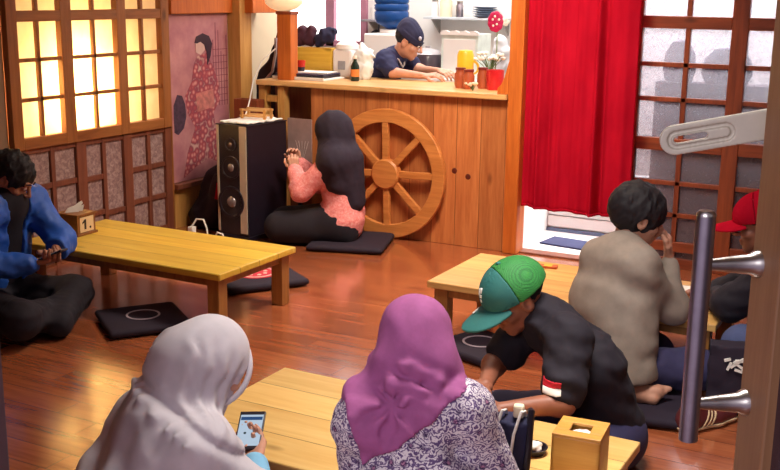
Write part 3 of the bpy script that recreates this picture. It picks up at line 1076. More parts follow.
mb_.build('bamboo_fence', plain('fence_print', srgb(124, 52, 72), .6), po)

# ------------------------------------------------------------------ kitchen behind the counter
CZ = .99
def box_thing(name, label, cat, c, size, mat, part='body', bevel=.004, rot=0.0, group=None):
    r = thing(name, label, cat, c, rot, group)
    x, y, z = size
    MB().box((-x / 2, -y / 2, 0), (x / 2, y / 2, z)).build(part, mat, r, False, bevel)
    return r
def lathe_thing(name, label, cat, c, prof, mat, part='body', group=None):
    r = thing(name, label, cat, c, 0, group)
    MB().lathe(prof, (0, 0, 0), (0, 0, 1), 28).build(part, mat, r, True)
    return r
r = box_thing('serving_tray', 'white flat tray on the counter top under the dark laptop', 'tray', (-4.0, 6.26, CZ), (.42, .28, .014), M['white'], 'plate')
MB().box((-.21, -.14, .014), (.21, -.133, .022)).build('rim', M['white'], r)
lap = thing('laptop', 'closed dark laptop lying on the white tray on the counter', 'laptop', (-4.01, 6.27, CZ + .0145), .05)
MB().box((-.19, -.125, 0), (.19, .125, .016)).build('base', M['black'], lap, False, .004)
MB().box((-.19, -.125, .018), (.19, .125, .028)).build('screen_lid', plain('navy_plastic', srgb(44, 36, 66), .35), lap, False, .004)
tag(MB().box((-.15, -.09, 0), (.15, .09, .006)).build('paper_sheet', M['paper'], None, False, 0, (-3.99, 6.30, CZ + .0435), .12), 'white sheets of paper lying on the dark laptop', 'paper')
r = lathe_thing('cup', 'small red and dark cup standing on the papers near the orange post', 'cup', (-4.06, 6.26, CZ + .05), [(.022, 0), (.026, .03), (.03, .075), (.027, .075), (.022, .02), (0, .018)], plain('cup_red', srgb(190, 40, 30), .3))
MB().lathe([(.0235, .001), (.0272, .03)], (0, 0, 0), (0, 0, 1), 28, False).build('band', M['black'], r, True)
yb_ = thing('wooden_box', 'yellow wooden box behind the papers on the counter', 'box', (-4.10, 6.52, CZ))
m = MB(); m.box((-.17, -.07, 0), (.17, -.058, .20)); m.box((-.17, .058, 0), (.17, .07, .20)); m.box((-.17, -.058, 0), (-.158, .058, .2)); m.box((.158, -.058, 0), (.17, .058, .2)); m.build('side', M['table_yellow'], yb_, False, .003)
m = MB(); m.box((-.158, -.058, .0), (.158, .058, .19)); m.build('filling', M['table_leg'], yb_)
def blob(name, label, cat, c, prm, mat, h=.012, k=.03, amp=.008, part='body', sc=.08):
    r = thing(name, label, cat, c)
    lo, hi = bounds(prm)
    mesh_of([surf(lambda P: prims(P, prm, k) + amp * fnoise(P, sc, 3), lo, hi, h)], part, mat, r, (0, 0, 0))
    return r
blob('handbag', 'dark maroon bag standing on the yellow wooden box', 'bag', (-4.19, 6.53, CZ + .2), [('c', (-.05, 0, .05), (-.03, 0, .12), .045, .04), ('c', (.03, 0, .05), (.05, 0, .12), .045, .035)], fabric('maroon_cloth', srgb(70, 34, 52)), .01)
blob('cloth_bundle', 'dark navy bundle of cloth on the right end of the yellow box', 'cloth', (-4.03, 6.53, CZ + .2), [('c', (-.05, 0, .05), (.03, 0, .07), .045, .035), ('c', (.03, 0, .07), (.07, 0, .12), .03, .025), ('e', (0, 0, .10), (.05, .04, .045))], M['navy'], .01, .03, .012)
ap = thing('rice_cooker', 'white upright kitchen appliance standing on the counter behind the laptop', 'appliance', (-3.845, 6.53, CZ))
MB().box((-.08, -.08, 0), (.08, .08, .20)).build('body', M['white'], ap, False, .02)
MB().lathe([(.085, 0), (.08, .03), (.05, .055), (0, .06)], (0, 0, .20), (0, 0, 1), 28).build('lid', M['white'], ap, True)
MB().box((-.03, -.086, .06), (.03, -.079, .12)).build('button', plain('grey_plastic', srgb(150, 150, 156), .4), ap, False, .003)
blob('plastic_bag', 'crumpled white plastic bag on the counter beside the person in the navy beanie', 'bag', (-3.685, 6.46, CZ), [('e', (0, 0, .08), (.085, .07, .10)), ('e', (.02, 0, .17), (.07, .06, .05)), ('c', (.01, 0, .18), (.0, 0, .24), .03, .012)], plain('bag_plastic', srgb(228, 236, 240), .35, .06, 20), .01, .03, .012, 'sack', .05)
bt = lathe_thing('bottle', 'dark green bottle standing in front of the white plastic bag', 'bottle', (-3.65, 6.30, CZ), [(.028, 0), (.03, .01), (.03, .10), (.012, .135), (.012, .16), (0, .16)], plain('green_glass', srgb(28, 46, 40), .15))
MB().lathe([(.0305, .03), (.0305, .08)], (0, 0, 0), (0, 0, 1), 28, False).build('paper_label', plain('orange_label', srgb(220, 130, 60), .6), bt, True)
MB().lathe([(.014, .15), (.014, .17), (0, .17)], (0, 0, 0), (0, 0, 1), 16).build('cap', M['paper'], bt, True)
# back bench, dispenser, water bottle
bb = thing('kitchen_bench', 'pale kitchen bench along the back behind the person in the navy beanie', 'bench', (-3.11, 7.4, 0))
MB().box((-.62, -.25, .92), (.62, .25, .96)).build('worktop', M['white'], bb, False, .004)
MB().box((-.60, -.22, 0), (.60, .24, .92)).build('cabinet', M['white'], bb, False, .004)
for x in (-.3, .3):
    d = MB().box((x - .28, -.235, .06), (x + .28, -.22, .88)).build('door', M['white'], bb, False, .003)
    MB().box((x - .02, -.25, .8), (x + .02, -.235, .815)).build('handle', M['metal'], d)
wd = thing('water_dispenser', 'pale water dispenser stand under the blue water bottle', 'dispenser', (-3.96, 7.4, 0))
MB().box((-.16, -.16, 0), (.16, .16, 1.27)).build('cabinet', M['white'], wd, False, .012)
MB().cyl((0, 0, 1.27), (0, 0, 1.30), .09).build('collar', M['white'], wd, True)
MB().box((-.05, -.2, 1.02), (.05, -.16, 1.1)).build('tap', plain('tap_blue', srgb(70, 100, 160), .4), wd, False, .005)
tb = NT('blue_bottle')
tb.bsdf(srgb(40, 84, 150), .12, None, 0, 0, Transmission_Weight=.35, IOR=1.25)
prof = [(.03, 0), (.05, .01), (.12, .05), (.135, .08)]
for k in range(5):
    z = .10 + k * .055
    prof += [(.137, z), (.137, z + .03), (.128, z + .042)]
prof += [(.13, .40), (.1, .43), (0, .435)]
lathe_thing('water_bottle', 'big blue ribbed water bottle upside down on the dispenser', 'bottle', (-3.96, 7.4, 1.30), prof, tb.m, 'shell')
# shelves
def shelf(label, x0, x1, y, z, d, mat):
    r = thing('wall_shelf', label, 'shelf', ((x0 + x1) / 2, y, z))
    w = (x1 - x0) / 2
    MB().box((-w, -d, -.018), (w, 0, 0)).build('board', mat, r, False, .002)
    for s in (-1, 1):
        MB().prism([(0, 0), (-d * .8, 0), (0, -.12)], (s * (w - .05), 0, -.018), (0, 1, 0), (0, 0, 1), (.012, 0, 0)).build('bracket', M['metal'], r)
    return r
shelf('grey wall shelf with cups beside the kitchen window', -4.44, -4.08, 7.95, 1.36, .2, plain('grey_shelf', srgb(140, 134, 140), .5))
shelf('white wall shelf with jars above the person in the navy beanie', -3.86, -3.16, 7.95, 1.395, .2, plain('pale_shelf', srgb(196, 200, 204), .5))
def cup_at(x, y, z, r0, h, mat, label, group):
    return lathe_thing('cup', label, 'cup', (x, y, z), [(r0 * .7, 0), (r0 * .95, h * .4), (r0, h), (r0 * .88, h), (r0 * .8, h * .3), (0, h * .25)], mat, 'body', group)
cup_at(-4.36, 7.84, 1.36, .035, .10, M['white'], 'white cup at the left end of the grey shelf', 'cups on the grey shelf')
cup_at(-4.26, 7.84, 1.36, .04, .12, plain('dark_cup', srgb(50, 40, 50), .4), 'dark cup in the middle of the grey shelf', 'cups on the grey shelf')
cup_at(-4.15, 7.84, 1.36, .035, .09, M['white'], 'white cup at the right end of the grey shelf', 'cups on the grey shelf')
hk = thing('hanging_pan', 'dark pan hanging under the grey wall shelf', 'pan', (-4.27, 7.76, 1.33))
MB().ring((0, 0, 0), (0, -1, 0), .006, .010, .004, 16).build('hook', M['metal'], hk, True)
MB().bar((0, -.002, -.006), (0, -.002, -.06), .014, .006, (0, 1, 0)).build('handle', M['black'], hk, False, .002)
MB().lathe([(.0, .0), (.07, .0), (.082, .03), (.078, .03), (.066, .006), (0, .006)], (0, .0, -.13), (0, -1, 0), 28).build('bowl', M['black'], hk, True)
for i, (x, rr, h, mt_, lb) in enumerate(((-3.80, .03, .12, 'white', 'tall white jar at the left end of the white wall shelf'), (-3.70, .05, .15, 'cream', 'wide cream jar second from the left on the white wall shelf'), (-3.58, .03, .11, 'darkmetal', 'dark metal jar in the middle of the white wall shelf'))):
    j = lathe_thing('jar', lb, 'jar', (x, 7.84, 1.395), [(rr, 0), (rr, h * .8), (rr * .8, h * .9), (rr * .8, h), (0, h)], M[mt_], 'body', 'jars on the white shelf')
    MB().cyl((0, 0, h), (0, 0, h + .015), rr * .85).build('lid', M['metal'], j, True)
for k in range(5):
    p = lathe_thing('plate', 'one of the grey-blue plates stacked at the right end of the white wall shelf', 'plate', (-3.36, 7.84, 1.396 + k * .017), [(.05, 0), (.10, .014), (.104, .016), (.1, .017), (.05, .005), (0, .005)], plain('plate_glaze', srgb(130, 142, 164), .3), 'body', 'plates on the white shelf')
r = thing('storage_box', 'white scalloped cabinet standing on the kitchen bench', 'cabinet', (-3.30, 7.36, .96))
MB().box((-.15, -.12, 0), (.15, .12, .33)).build('body', plain('pale_green_white', srgb(214, 226, 220), .5), r, False, .004)
m = MB()
pts = [(-.155, 0)] + [(-.155 + .31 * i / 24, .02 + .014 * abs(math.sin(PI * i / 6))) for i in range(25)] + [(.155, 0)]
m.prism(pts, (0, -.13, .32), (1, 0, 0), (0, 0, 1), (0, .02, 0)); m.build('scalloped_top', M['white'], r)
MB().box((-.13, -.125, .03), (.13, -.12, .29)).build('door', M['white'], r, False, .003)
kt = thing('rice_pot', 'dark round pot on the kitchen bench beside the person in the navy beanie', 'pot', (-3.58, 7.28, .96))
MB().lathe([(.08, 0), (.105, .02), (.11, .15), (.10, .17), (.09, .17)], (0, 0, 0), (0, 0, 1), 32).build('body', plain('dark_pot', srgb(66, 56, 66), .3), kt, True)
MB().lathe([(.105, .17), (.08, .2), (.02, .215), (.02, .23), (0, .23)], (0, 0, 0), (0, 0, 1), 32).build('lid', plain('grey_lid', srgb(160, 156, 160), .3), kt, True)
blob('kitchen_towel', 'pale cloth draped over things on the kitchen bench', 'towel', (-2.98, 7.25, .96), [('c', (0, 0, .05), (0, 0, .28), .07, .05), ('c', (.08, 0, .05), (.07, 0, .2), .06, .05)], fabric('pale_towel', srgb(206, 212, 220)), .012, .03, .01, 'cloth')
# cluster on the right end of the counter
br = plain('amber_pot', srgb(172, 84, 52), .25)
for x, y, h, lb in ((-2.84, 6.26, .115, 'amber pot at the left of the cluster on the counter end'), (-2.765, 6.22, .11, 'amber pot at the front of the cluster on the counter end'), (-2.70, 6.30, .12, 'amber pot behind the red cup on the counter end')):
    j = lathe_thing('spice_pot', lb, 'pot', (x, y, CZ), [(.03, 0), (.038, .02), (.038, h * .75), (.03, h * .88), (.03, h), (0, h)], br, 'body', 'amber pots on the counter end')
    MB().lathe([(.033, h), (.033, h + .014), (0, h + .016)], (0, 0, 0), (0, 0, 1), 24).build('lid', plain('dark_lid', srgb(120, 40, 36), .35), j, True)
j = lathe_thing('yellow_jar', 'yellow jar standing behind the amber pots on the counter', 'jar', (-2.88, 6.42, CZ), [(.05, 0), (.055, .02), (.055, .2), (.045, .23), (0, .235)], plain('yellow_plastic', srgb(238, 196, 50), .35))
MB().ring((.05, 0, .12), (0, 1, 0), .035, .047, .012, 24).build('handle', plain('yellow_plastic2', srgb(230, 180, 40), .35), j, True)
lathe_thing('red_cup', 'large red cup on the right end of the counter', 'cup', (-2.60, 6.26, CZ), [(.048, 0), (.055, .01), (.058, .125), (.052, .125), (.048, .02), (0, .018)], plain('red_ceramic', srgb(198, 30, 40), .3))
def flowers(label, c, n, col, spread, h, r0, seed):
    r = thing('flower_bunch', label, 'flowers', c)
    rnd = random.Random(seed)
    st = MB(); fl = MB()
    for i in range(n):
        a = rnd.uniform(0, 2 * PI); q = spread * math.sqrt(rnd.random())
        p = (q * math.cos(a), q * math.sin(a) * .6, h * rnd.uniform(.65, 1.0))
        st.tube([(0, 0, .0), (p[0] * .5, p[1] * .5, p[2] * .6), p], .002, 5)
        fl.ball(p, (r0, r0, r0 * .7), 8, 5)
    st.build('stem', plain('stem_green', srgb(96, 120, 70), .6), r)
    fl.build('blossom', plain('petal', col, .6), r, True)
    return r
lathe_thing('flower_pot', 'small clay pot of white flowers between the amber pots and the red cup', 'pot', (-2.72, 6.46, CZ), [(.03, 0), (.045, .09), (.04, .09), (0, .08)], M['dark_lattice'])
flowers('white flowers standing in the clay pot on the counter end', (-2.72, 6.46, CZ + .08), 26, srgb(240, 236, 226), .11, .14, .017, 4)
flowers('small pale green and pink flowers lying before the red cup', (-2.69, 6.12, CZ), 12, srgb(226, 200, 170), .05, .05, .011, 9)
fl = thing('magenta_flower', 'tall magenta flower with white dots standing on the counter end', 'flower', (-2.715, 6.52, CZ))
MB().tube([(0, 0, 0), (.0, .03, .2), (-.01, .05, .38)], .004, 6).build('stem', plain('stem_green2', srgb(120, 140, 90), .6), fl, True)
hd_ = MB()
for k in range(9):
    a = k * 2 * PI / 9
    hd_.ball((-.02 + .03 * math.cos(a), .04, .415 + .042 * math.sin(a)), (.028, .012, .028), 12, 8)
hd_.ball((-.02, .038, .415), (.035, .014, .04), 12, 8)
hd_ = hd_.build('blossom', plain('magenta_petal', srgb(190, 16, 84), .5), fl, True)
m = MB()
for x, z in ((-.035, .43), (-.005, .40), (-.02, .45), (-.03, .39), (.01, .43)):
    m.ball((x, .026, z), (.008, .004, .008), 10, 6)
m.build('dots', M['paper'], hd_, True)
m = MB()
for k in range(5):
    a = k * 2 * PI / 5
    m.ball((.05 + .015 * math.cos(a), .045, .415 + .015 * math.sin(a)), (.014, .008, .014), 10, 6)
m.build('white_blossom', M['paper'], fl, True)

# ------------------------------------------------------------------ people
def unit(v):
    v = np.asarray(v, float)
    return v / np.linalg.norm(v)
def frame(fwd, up=(0, 0, 1)):
    """columns: right, forward, up"""
    f = unit(fwd); r = unit(np.cross(f, up)); u = np.cross(r, f)
    return np.stack([r, f, u], 1)

def head_sdf(q):
    d = s_ell(q, (0, -.012, .025), (.074, .094, .086))
    d = smin(d, s_ell(q, (0, .025, -.052), (.056, .060, .060)), .035)
    d = smin(d, s_ell(q, (0, .064, -.094), (.024, .020, .020)), .025)
    d = smin(d, s_cap(q, (-.034, .076, .030), (.034, .076, .030), .012, .012), .015)
    for s in (-1, 1):
        d = smin(d, s_ell(q, (s * .044, .055, -.028), (.022, .022, .018)), .02)
        sock = np.linalg.norm(q - np.array([s * .031, .099, .006]), axis=1) - .016
        d = -smin(-d, sock, .012)
        d = smin(d, np.linalg.norm(q - np.array([s * .031, .073, .006]), axis=1) - .0135, .004)
        e = s_ell(q, (s * .078, -.010, -.008), (.010, .022, .032))
        e = np.maximum(e, -(np.linalg.norm((q - np.array([s * .092, -.008, -.004])) / np.array([1, 1, 1.4]), axis=1) - .013))
        d = smin(d, e, .010)
    d = smin(d, s_cap(q, (0, .088, .012), (0, .110, -.026), .007, .011), .012)
    for s in (-1, 1):
        d = smin(d, s_ell(q, (s * .011, .096, -.031), (.009, .010, .008)), .008)
    d = smin(d, s_ell(q, (0, .084, -.058), (.024, .012, .0065)), .006)
    d = smin(d, s_ell(q, (0, .082, -.070), (.020, .012, .007)), .006)
    return d

def head_chunk(c, F, neck=None, h=.0055):
    c = np.asarray(c, float)
    def fn(P):
        d = head_sdf((P - c) @ F)
        if neck is not None:
            d = smin(d, s_cap(P, c + F @ np.array([0, -.02, -.06]), neck, .052, .056), .025)
        return d
    lo, hi = c - .15, c + .15
    if neck is not None:
        lo = np.minimum(lo, np.asarray(neck) - .08); hi = np.maximum(hi, np.asarray(neck) + .08)
    return surf(fn, lo, hi, h)

def hand_prims(w, d, n, side, curl=.5, size=1.0, spread=.12, thumb=.5):
    """w wrist, d finger direction, n palm normal (palm faces n), side +1: thumb along +(d x n)"""
    d = unit(d); n = np.asarray(n, float); n = unit(n - d * (n @ d)); s = np.cross(d, n) * side
    w = np.asarray(w, float)
    L = []
    for i, (o, ln, r) in enumerate(((.030, .072, .0088), (.010, .080, .0092), (-.010, .074, .0088), (-.029, .060, .0078))):
        o *= size; ln *= size; r *= size
        k = w + d * (.085 - .005 * abs(i - 1)) * size + s * o
        L.append(('c', w + s * o * .55, k, .0135 * size, .0115 * size))
        p = k; ang = curl * .55 + .05 * i
        sd = s * (o / .03) * spread
        for j, fl in enumerate((.44, .31, .25)):
            dd_ = unit(d * math.cos(ang) + n * math.sin(ang) + sd * math.cos(ang) * .6)
            q = p + dd_ * ln * fl
            L.append(('c', p, q, r * (1 - .08 * j), r * (.93 - .08 * j)))
            p = q; ang += curl * (.9 if j == 0 else .6)
    b = w + d * .022 * size + s * .022 * size + n * .006 * size
    t1 = b + unit(s * .8 + d * .65 + n * .35 * thumb) * .040 * size
    t2 = t1 + unit(s * .35 + d * .9 + n * .7 * thumb) * .030 * size
    t3 = t2 + unit(s * .0 + d * 1.0 + n * 1.0 * thumb) * .024 * size
    for a, c_, r0, r1 in ((b, t1, .014, .0115), (t1, t2, .0108, .0098), (t2, t3, .0098, .008)):
        L.append(('c', a, c_, r0 * size, r1 * size))
    return L

def hand_chunk(w, d, n, side, curl=.5, size=1.0, fore=None, **kw):
    L = hand_prims(w, d, n, side, curl, size, **kw)
    if fore is not None:
        L.append(('c', w, np.asarray(w, float) + unit(np.asarray(fore, float) - w) * .06, .022 * size, .026 * size))
    lo, hi = bounds(L, .012)
    return surf(lambda P: prims(P, L, .0075), lo, hi, .0037)

def foot_prims(h, d, up, size=1.0, side=1):
    """h heel, d toe direction, up: top of the foot"""
    h = np.asarray(h, float); d = unit(d); u = np.asarray(up, float); u = unit(u - d * (u @ d)); s = np.cross(d, u) * side
    L = [('c', h + u * .0, h + d * .10, .034, .034), ('c', h + d * .06, h + d * .165 + s * .012, .034, .026), ('c', h + d * .06, h + d * .15 - s * .02, .032, .022), ('c', h + u * .05 - d * .0, h + d * .08 + u * .01, .034, .03)]
    for i in range(5):
        o = .032 - i * .0155
        b = h + d * (.168 - .008 * i) + s * o
        L.append(('c', b, b + d * (.042 - .006 * i) - u * .004, (.0125, .0095, .009, .0085, .008)[i], (.0115, .0085, .008, .0078, .0075)[i]))
    return L

class Person:
    def __init__(self, label, loc, J, skin_mat, kind='person'):
        self.J = {k: np.asarray(v, float) for k, v in J.items()}
        self.loc = np.asarray(loc, float)
        self.root = thing('person', label, 'person', tuple(loc))
        self.skin = skin_mat
        self.body = []
    def torso(self, w=1.0):
        J = self.J
        ax = unit(J['shR'] - J['shL'])
        L = []
        hp = unit(J['hipR'] - J['hipL'])
        mid = (J['pelvis'] * .45 + J['chest'] * .55)
        for s in (-1, 1):
            L.append(('c', J['pelvis'] + hp * s * .075 * w, mid + ax * s * .065 * w, .112 * w, .095 * w))
            L.append(('c', mid + ax * s * .065 * w, J['chest'] + ax * s * .075 * w, .095 * w, .10 * w))
        L.append(('c', J['shL'], J['shR'], .055 * w, .055 * w))
        nb = (J['shL'] + J['shR']) / 2
        L.append(('c', J['chest'], nb, .10 * w, .07 * w))
        nk_ = nb + unit(J['head'] - nb) * .045
        for q in ('shL', 'shR'):
            L.append(('c', nk_, J[q] * .8 + nb * .2, .045 * w, .045 * w))
        L.append(('c', nb, J['head'] * .5 + nb * .5, .06, .052))
        return L
    def arm(self, s, off=0.0, upto=1.0, w=1.0):
        J = self.J
        a, b, c = J['sh' + s], J['el' + s], J['wr' + s]
        L = [('c', a, b, .052 * w + off, .042 * w + off)]
        if upto > 0:
            e = b + (c - b) * upto
            L.append(('c', b, e, .042 * w + off, (.042 + (.028 - .042) * upto) * w + off))
        return L
    def leg(self, s, off=0.0, w=1.0):
        J = self.J
        return [('c', J['hip' + s], J['kn' + s], .085 * w + off, .06 * w + off), ('c', J['kn' + s], J['an' + s], .058 * w + off, .04 * w + off)]
    def add_skin(self, arms='LR', h=.011, w=1.0, shrink=-.008):
        L = self.torso(w)
        for s in arms:
            L += self.arm(s, 0, 1.0, w)
        for s in 'LR':
            L += self.leg(s, shrink, w)
        lo, hi = bounds(L)
        self.body.append(surf(lambda P: prims(P, L, .03, -.004), lo, hi, h))
    def finish(self):
        return mesh_of(self.body, 'body', self.skin, self.root, self.loc)
    def cloth(self, name, L, mat, k=.03, h=.009, cut=None, fold=None, parent=None, clip=None):
        lo, hi = bounds(L, .05)
        lo[2] = max(lo[2], -.01)
        def fn(P):
            d = prims(P, L, k)
            if fold is not None:
                d = d + fold(P)
            for p, n in (cut or ()):
                d = np.maximum(d, s_plane(P, p, n))
            d = np.maximum(d, .004 - P[:, 2])
            if clip is not None:
                d = clip(P, d)
            return d
        o = mesh_of([surf(fn, lo, hi, h)], name, mat, parent or self.root, self.loc)
        return o
    def hair(self, mat, F, r=(.088, .108, .098), c0=(0, -.020, .034), face=((0, .13, -.045), (.066, .085, .105)), low=-.085, amp=.006, seed=1, h=.006, tuft=.05, ears=True):
        c = self.J['head']
        def fn(P):
            q = (P - c) @ F
            d = s_ell(q, c0, r)
            d = d + amp * fnoise(q * np.array([1, 1, .45]), tuft, seed) + amp * .5 * fnoise(q * np.array([1, 1, .4]), tuft * .4, seed + 3)
            d = np.maximum(d, -s_ell(q, *face))
            if ears:
                for s in (-1, 1):
                    d = np.maximum(d, -s_ell(q, (s * .09, .0, -.03), (.03, .034, .040)))
            d = np.maximum(d, low - q[:, 2])
            return d
        o = mesh_of([surf(fn, c - .17, c + .17, h)], 'hair', mat, self.root, self.loc)
        return o
    def eyes(self, F, mat_white, mat_dark, closed=False):
        c = self.J['head']
        m = MB()
        for s in (-1, 1):
            p = Vector(c + F @ np.array([s * .031, .0795, .006]) - self.loc)
            m.ball(p, .0105, 14, 8)
        e = m.build('eyes', mat_white, self.root, True)
        m = MB()
        for s in (-1, 1):
            p = Vector(c + F @ np.array([s * .031, .0865, .003]) - self.loc)
            m.ball(p, .0052, 12, 8)
        m.build('iris', mat_dark, e, True)
        m = MB()
        for s in (-1, 1):
            a = [Vector(c + F @ np.array([s * x, y, z]) - self.loc) for x, y, z in ((.014, .094, .030), (.03, .092, .036), (.048, .080, .030))]
            m.tube(a, [.003, .004, .002], 6)
        m.build('eyebrows', mat_dark, self.root, True)

SK = {'tan': skin('skin_tan', srgb(176, 120, 92)), 'brown': skin('skin_brown', srgb(158, 98, 74)), 'fair': skin('skin_fair', srgb(206, 150, 124))}
HAIR = fabric('black_hair', srgb(22, 13, 20), .7, 200, 60)
EW = plain('eye_white', srgb(220, 210, 204), .3, .01)
ED = plain('eye_dark', srgb(30, 18, 16), .25, .01)

def folds(seed, amp=.006, k=(0, 0, 1), lam=.06, n2=.05):
    k = unit(k) * 2 * PI / lam
    def f(P):
        ph = P @ k + 1.6 * fnoise(P, .22, seed)
        return amp * np.sin(ph) * (.5 + .5 * fnoise(P, .18, seed + 1)) + amp * .6 * fnoise(P, n2, seed + 2)
    return f
def phone(name, label, c, R, size, on=True, group=None):
    """R columns: width axis, length axis, screen normal"""
    r = thing(name, label, 'phone', tuple(c))
    r.rotation_euler = Matrix([list(x) for x in R]).to_euler()
    x, y = size
    MB().box((-x / 2, -y / 2, -.0045), (x / 2, y / 2, .0045)).build('body', M['black'], r, False, .002)
    sc = MB().box((-x / 2 + .004, -y / 2 + .012, .0045), (x / 2 - .004, y / 2 - .014, .0049)).build('screen', emis('screen_glow', srgb(206, 226, 246), .75) if on else plain('screen_off', srgb(60, 70, 90), .1), r)
    if on:
        m = MB()
        m.box((-x / 2 + .006, y / 2 - .034, .0049), (x / 2 - .006, y / 2 - .022, .0052)); 
        m.build('status_bar', emis('screen_blue', srgb(60, 96, 150), .6), sc)
        m = MB().lathe([(.007, 0), (.007, .0003)], (.010, .008, .0049), (0, 0, 1), 16); m.lathe([(.004, 0), (.004, .0003)], (-.012, -.012, .0049), (0, 0, 1), 12)
        m.build('icon', plain('icon_dark', srgb(34, 56, 60), .4), sc)
    return r

# cloths used by people
t = NT('floral_blouse')
v = t.coord()
n0 = t.noise(v, 38, 3, .6, 1.5)
w = t.n('TexWave', wave_type='RINGS')
w.inputs['Scale'].default_value = 20
w.inputs['Distortion'].default_value = 22
w.inputs['Detail'].default_value = 3
w.inputs['Detail Scale'].default_value = 2.2
t.l(v, w.inputs['Vector'])
vo = t.n('TexVoronoi'); vo.inputs['Scale'].default_value = 30; t.l(v, vo.inputs['Vector'])
f = t.math('ADD', t.math('MULTIPLY', w.outputs['Fac'], .6), t.math('MULTIPLY', n0, .5))
c1 = t.ramp(f, [(.34, srgb(96, 74, 118)), (.48, srgb(146, 126, 160)), (.58, srgb(206, 192, 206)), (.78, srgb(226, 218, 222))])
c2 = t.ramp(vo.outputs['Distance'], [(.10, srgb(206, 150, 180)), (.2, srgb(120, 96, 140)), (.34, (1, 1, 1))])
c3 = t.mix(1, c1, c2, 'MULTIPLY')
t.bsdf(c3, .85, n0, .2, .003)
M['floral'] = t.m
M['grey_hijab'] = fabric('grey_scarf_cloth', srgb(210, 203, 208), .8, 700, 10)
M['purple_scarf'] = fabric('purple_scarf_cloth', srgb(160, 84, 138), .85, 420, 30)
M['blue_jacket'] = fabric('blue_jacket_cloth', srgb(36, 92, 190), .55, 300, 14)
M['pink'] = NT('pink_shirt')
_v = M['pink'].coord(); _n = M['pink'].noise(_v, 70, 4, .7, .5)
M['pink'] = M['pink'].bsdf(M['pink'].ramp(_n, [(.3, srgb(228, 112, 116)), (.55, srgb(244, 154, 150)), (.75, srgb(252, 204, 194))]), .85, _n, .2, .003)
M['khaki'] = fabric('grey_shirt_cloth', srgb(150, 136, 124), .85, 400, 20)
M['black_tee'] = fabric('black_tee_cloth', srgb(25, 17, 30), .85, 400, 20)
M['denim'] = fabric('dark_denim', srgb(52, 48, 84), .85, 500, 24)
M['denim_pale'] = fabric('blue_denim', srgb(70, 80, 120), .85, 500, 24)
M['navy_tee'] = fabric('navy_tee_cloth', srgb(28, 32, 74), .8, 400, 20)
M['cap_teal'] = fabric('teal_cap_cloth', srgb(42, 108, 104), .75, 500, 20)
t = NT('green_cap_mesh')
v = t.coord(); ck = t.n('TexChecker'); ck.inputs['Scale'].default_value = 320; t.l(v, ck.inputs['Vector'])
t.bsdf(t.mix(ck.outputs['Fac'], srgb(56, 150, 66), srgb(30, 96, 48)), .7, ck.outputs['Fac'], .3, .002)
M['cap_green'] = t.m
M['sky_sleeve'] = fabric('sky_blue_cloth', srgb(128, 186, 220), .8)

A3 = lambda *x: np.array(x, float)

# ---------- woman in the long grey headscarf
f = unit((.35, .94, 0)); r_ = unit((.94, -.35, 0))
J = dict(pelvis=(-1.79, 1.70, .13), chest=(-1.71, 1.83, .40), head=(-1.575, 2.005, .685), shL=(-1.74, 1.945, .52), shR=(-1.50, 1.855, .53),
         elL=(-1.77, 2.10, .34), wrL=(-1.69, 2.16, .37), elR=(-1.42, 1.98, .335), wrR=(-1.535, 2.125, .375),
         hipL=(-1.87, 1.73, .10), hipR=(-1.71, 1.67, .10), knL=(-1.98, 2.04, .10), knR=(-1.47, 1.86, .10), anL=(-1.66, 2.02, .06), anR=(-1.76, 2.08, .06))
P1 = Person('woman in a long pale grey headscarf looking down at a lit phone', (-1.79, 1.70, 0), J, SK['fair'])
F1 = frame((.35 * .8, .94 * .8, -.58))
P1.add_skin('LR', w=.93)
P1.body.append(head_chunk(P1.J['head'], F1, (P1.J['shL'] + P1.J['shR']) / 2))
P1.body.append(hand_chunk((-1.535, 2.125, .375), (-.55, .80, .10), (-.5, -.15, .8), -1, .55, .92, (-1.42, 1.98, .335)))
P1.body.append(hand_chunk((-1.69, 2.16, .37), (.75, .55, .10), (.2, -.2, .9), 1, .8, .92, (-1.77, 2.10, .34)))
P1.finish()
h = P1.J['head']
scarf = [('e', h + F1 @ A3(0, -.012, .014), (.086, .106, .102), F1),
         ('c', h + F1 @ A3(0, -.05, -.03), h + A3(-.055, -.085, -.13), .082, .10), ('c', h + F1 @ A3(-.03, -.07, -.04), A3(-1.70, 1.92, .53), .07, .07),
         ('c', h + F1 @ A3(0, .01, -.10), h + F1 @ A3(0, -.03, -.19), .072, .11),
         ('c', A3(-1.735, 1.935, .50), A3(-1.52, 1.86, .52), .075, .08),
         ('c', A3(-1.685, 1.885, .46), A3(-1.81, 1.72, .12), .118, .185),
         ('c', A3(-1.60, 1.85, .46), A3(-1.72, 1.66, .12), .13, .19),
         ('c', P1.J['shL'], P1.J['elL'], .07, .075), ('c', P1.J['shR'], P1.J['elR'] + A3(0, 0, .02), .075, .07),
         ('c', P1.J['elL'], P1.J['wrL'] + A3(-.05, -.02, .0), .08, .05)]
ax1 = unit(h - A3(-1.68, 1.88, .48)); nk = h - ax1 * .150
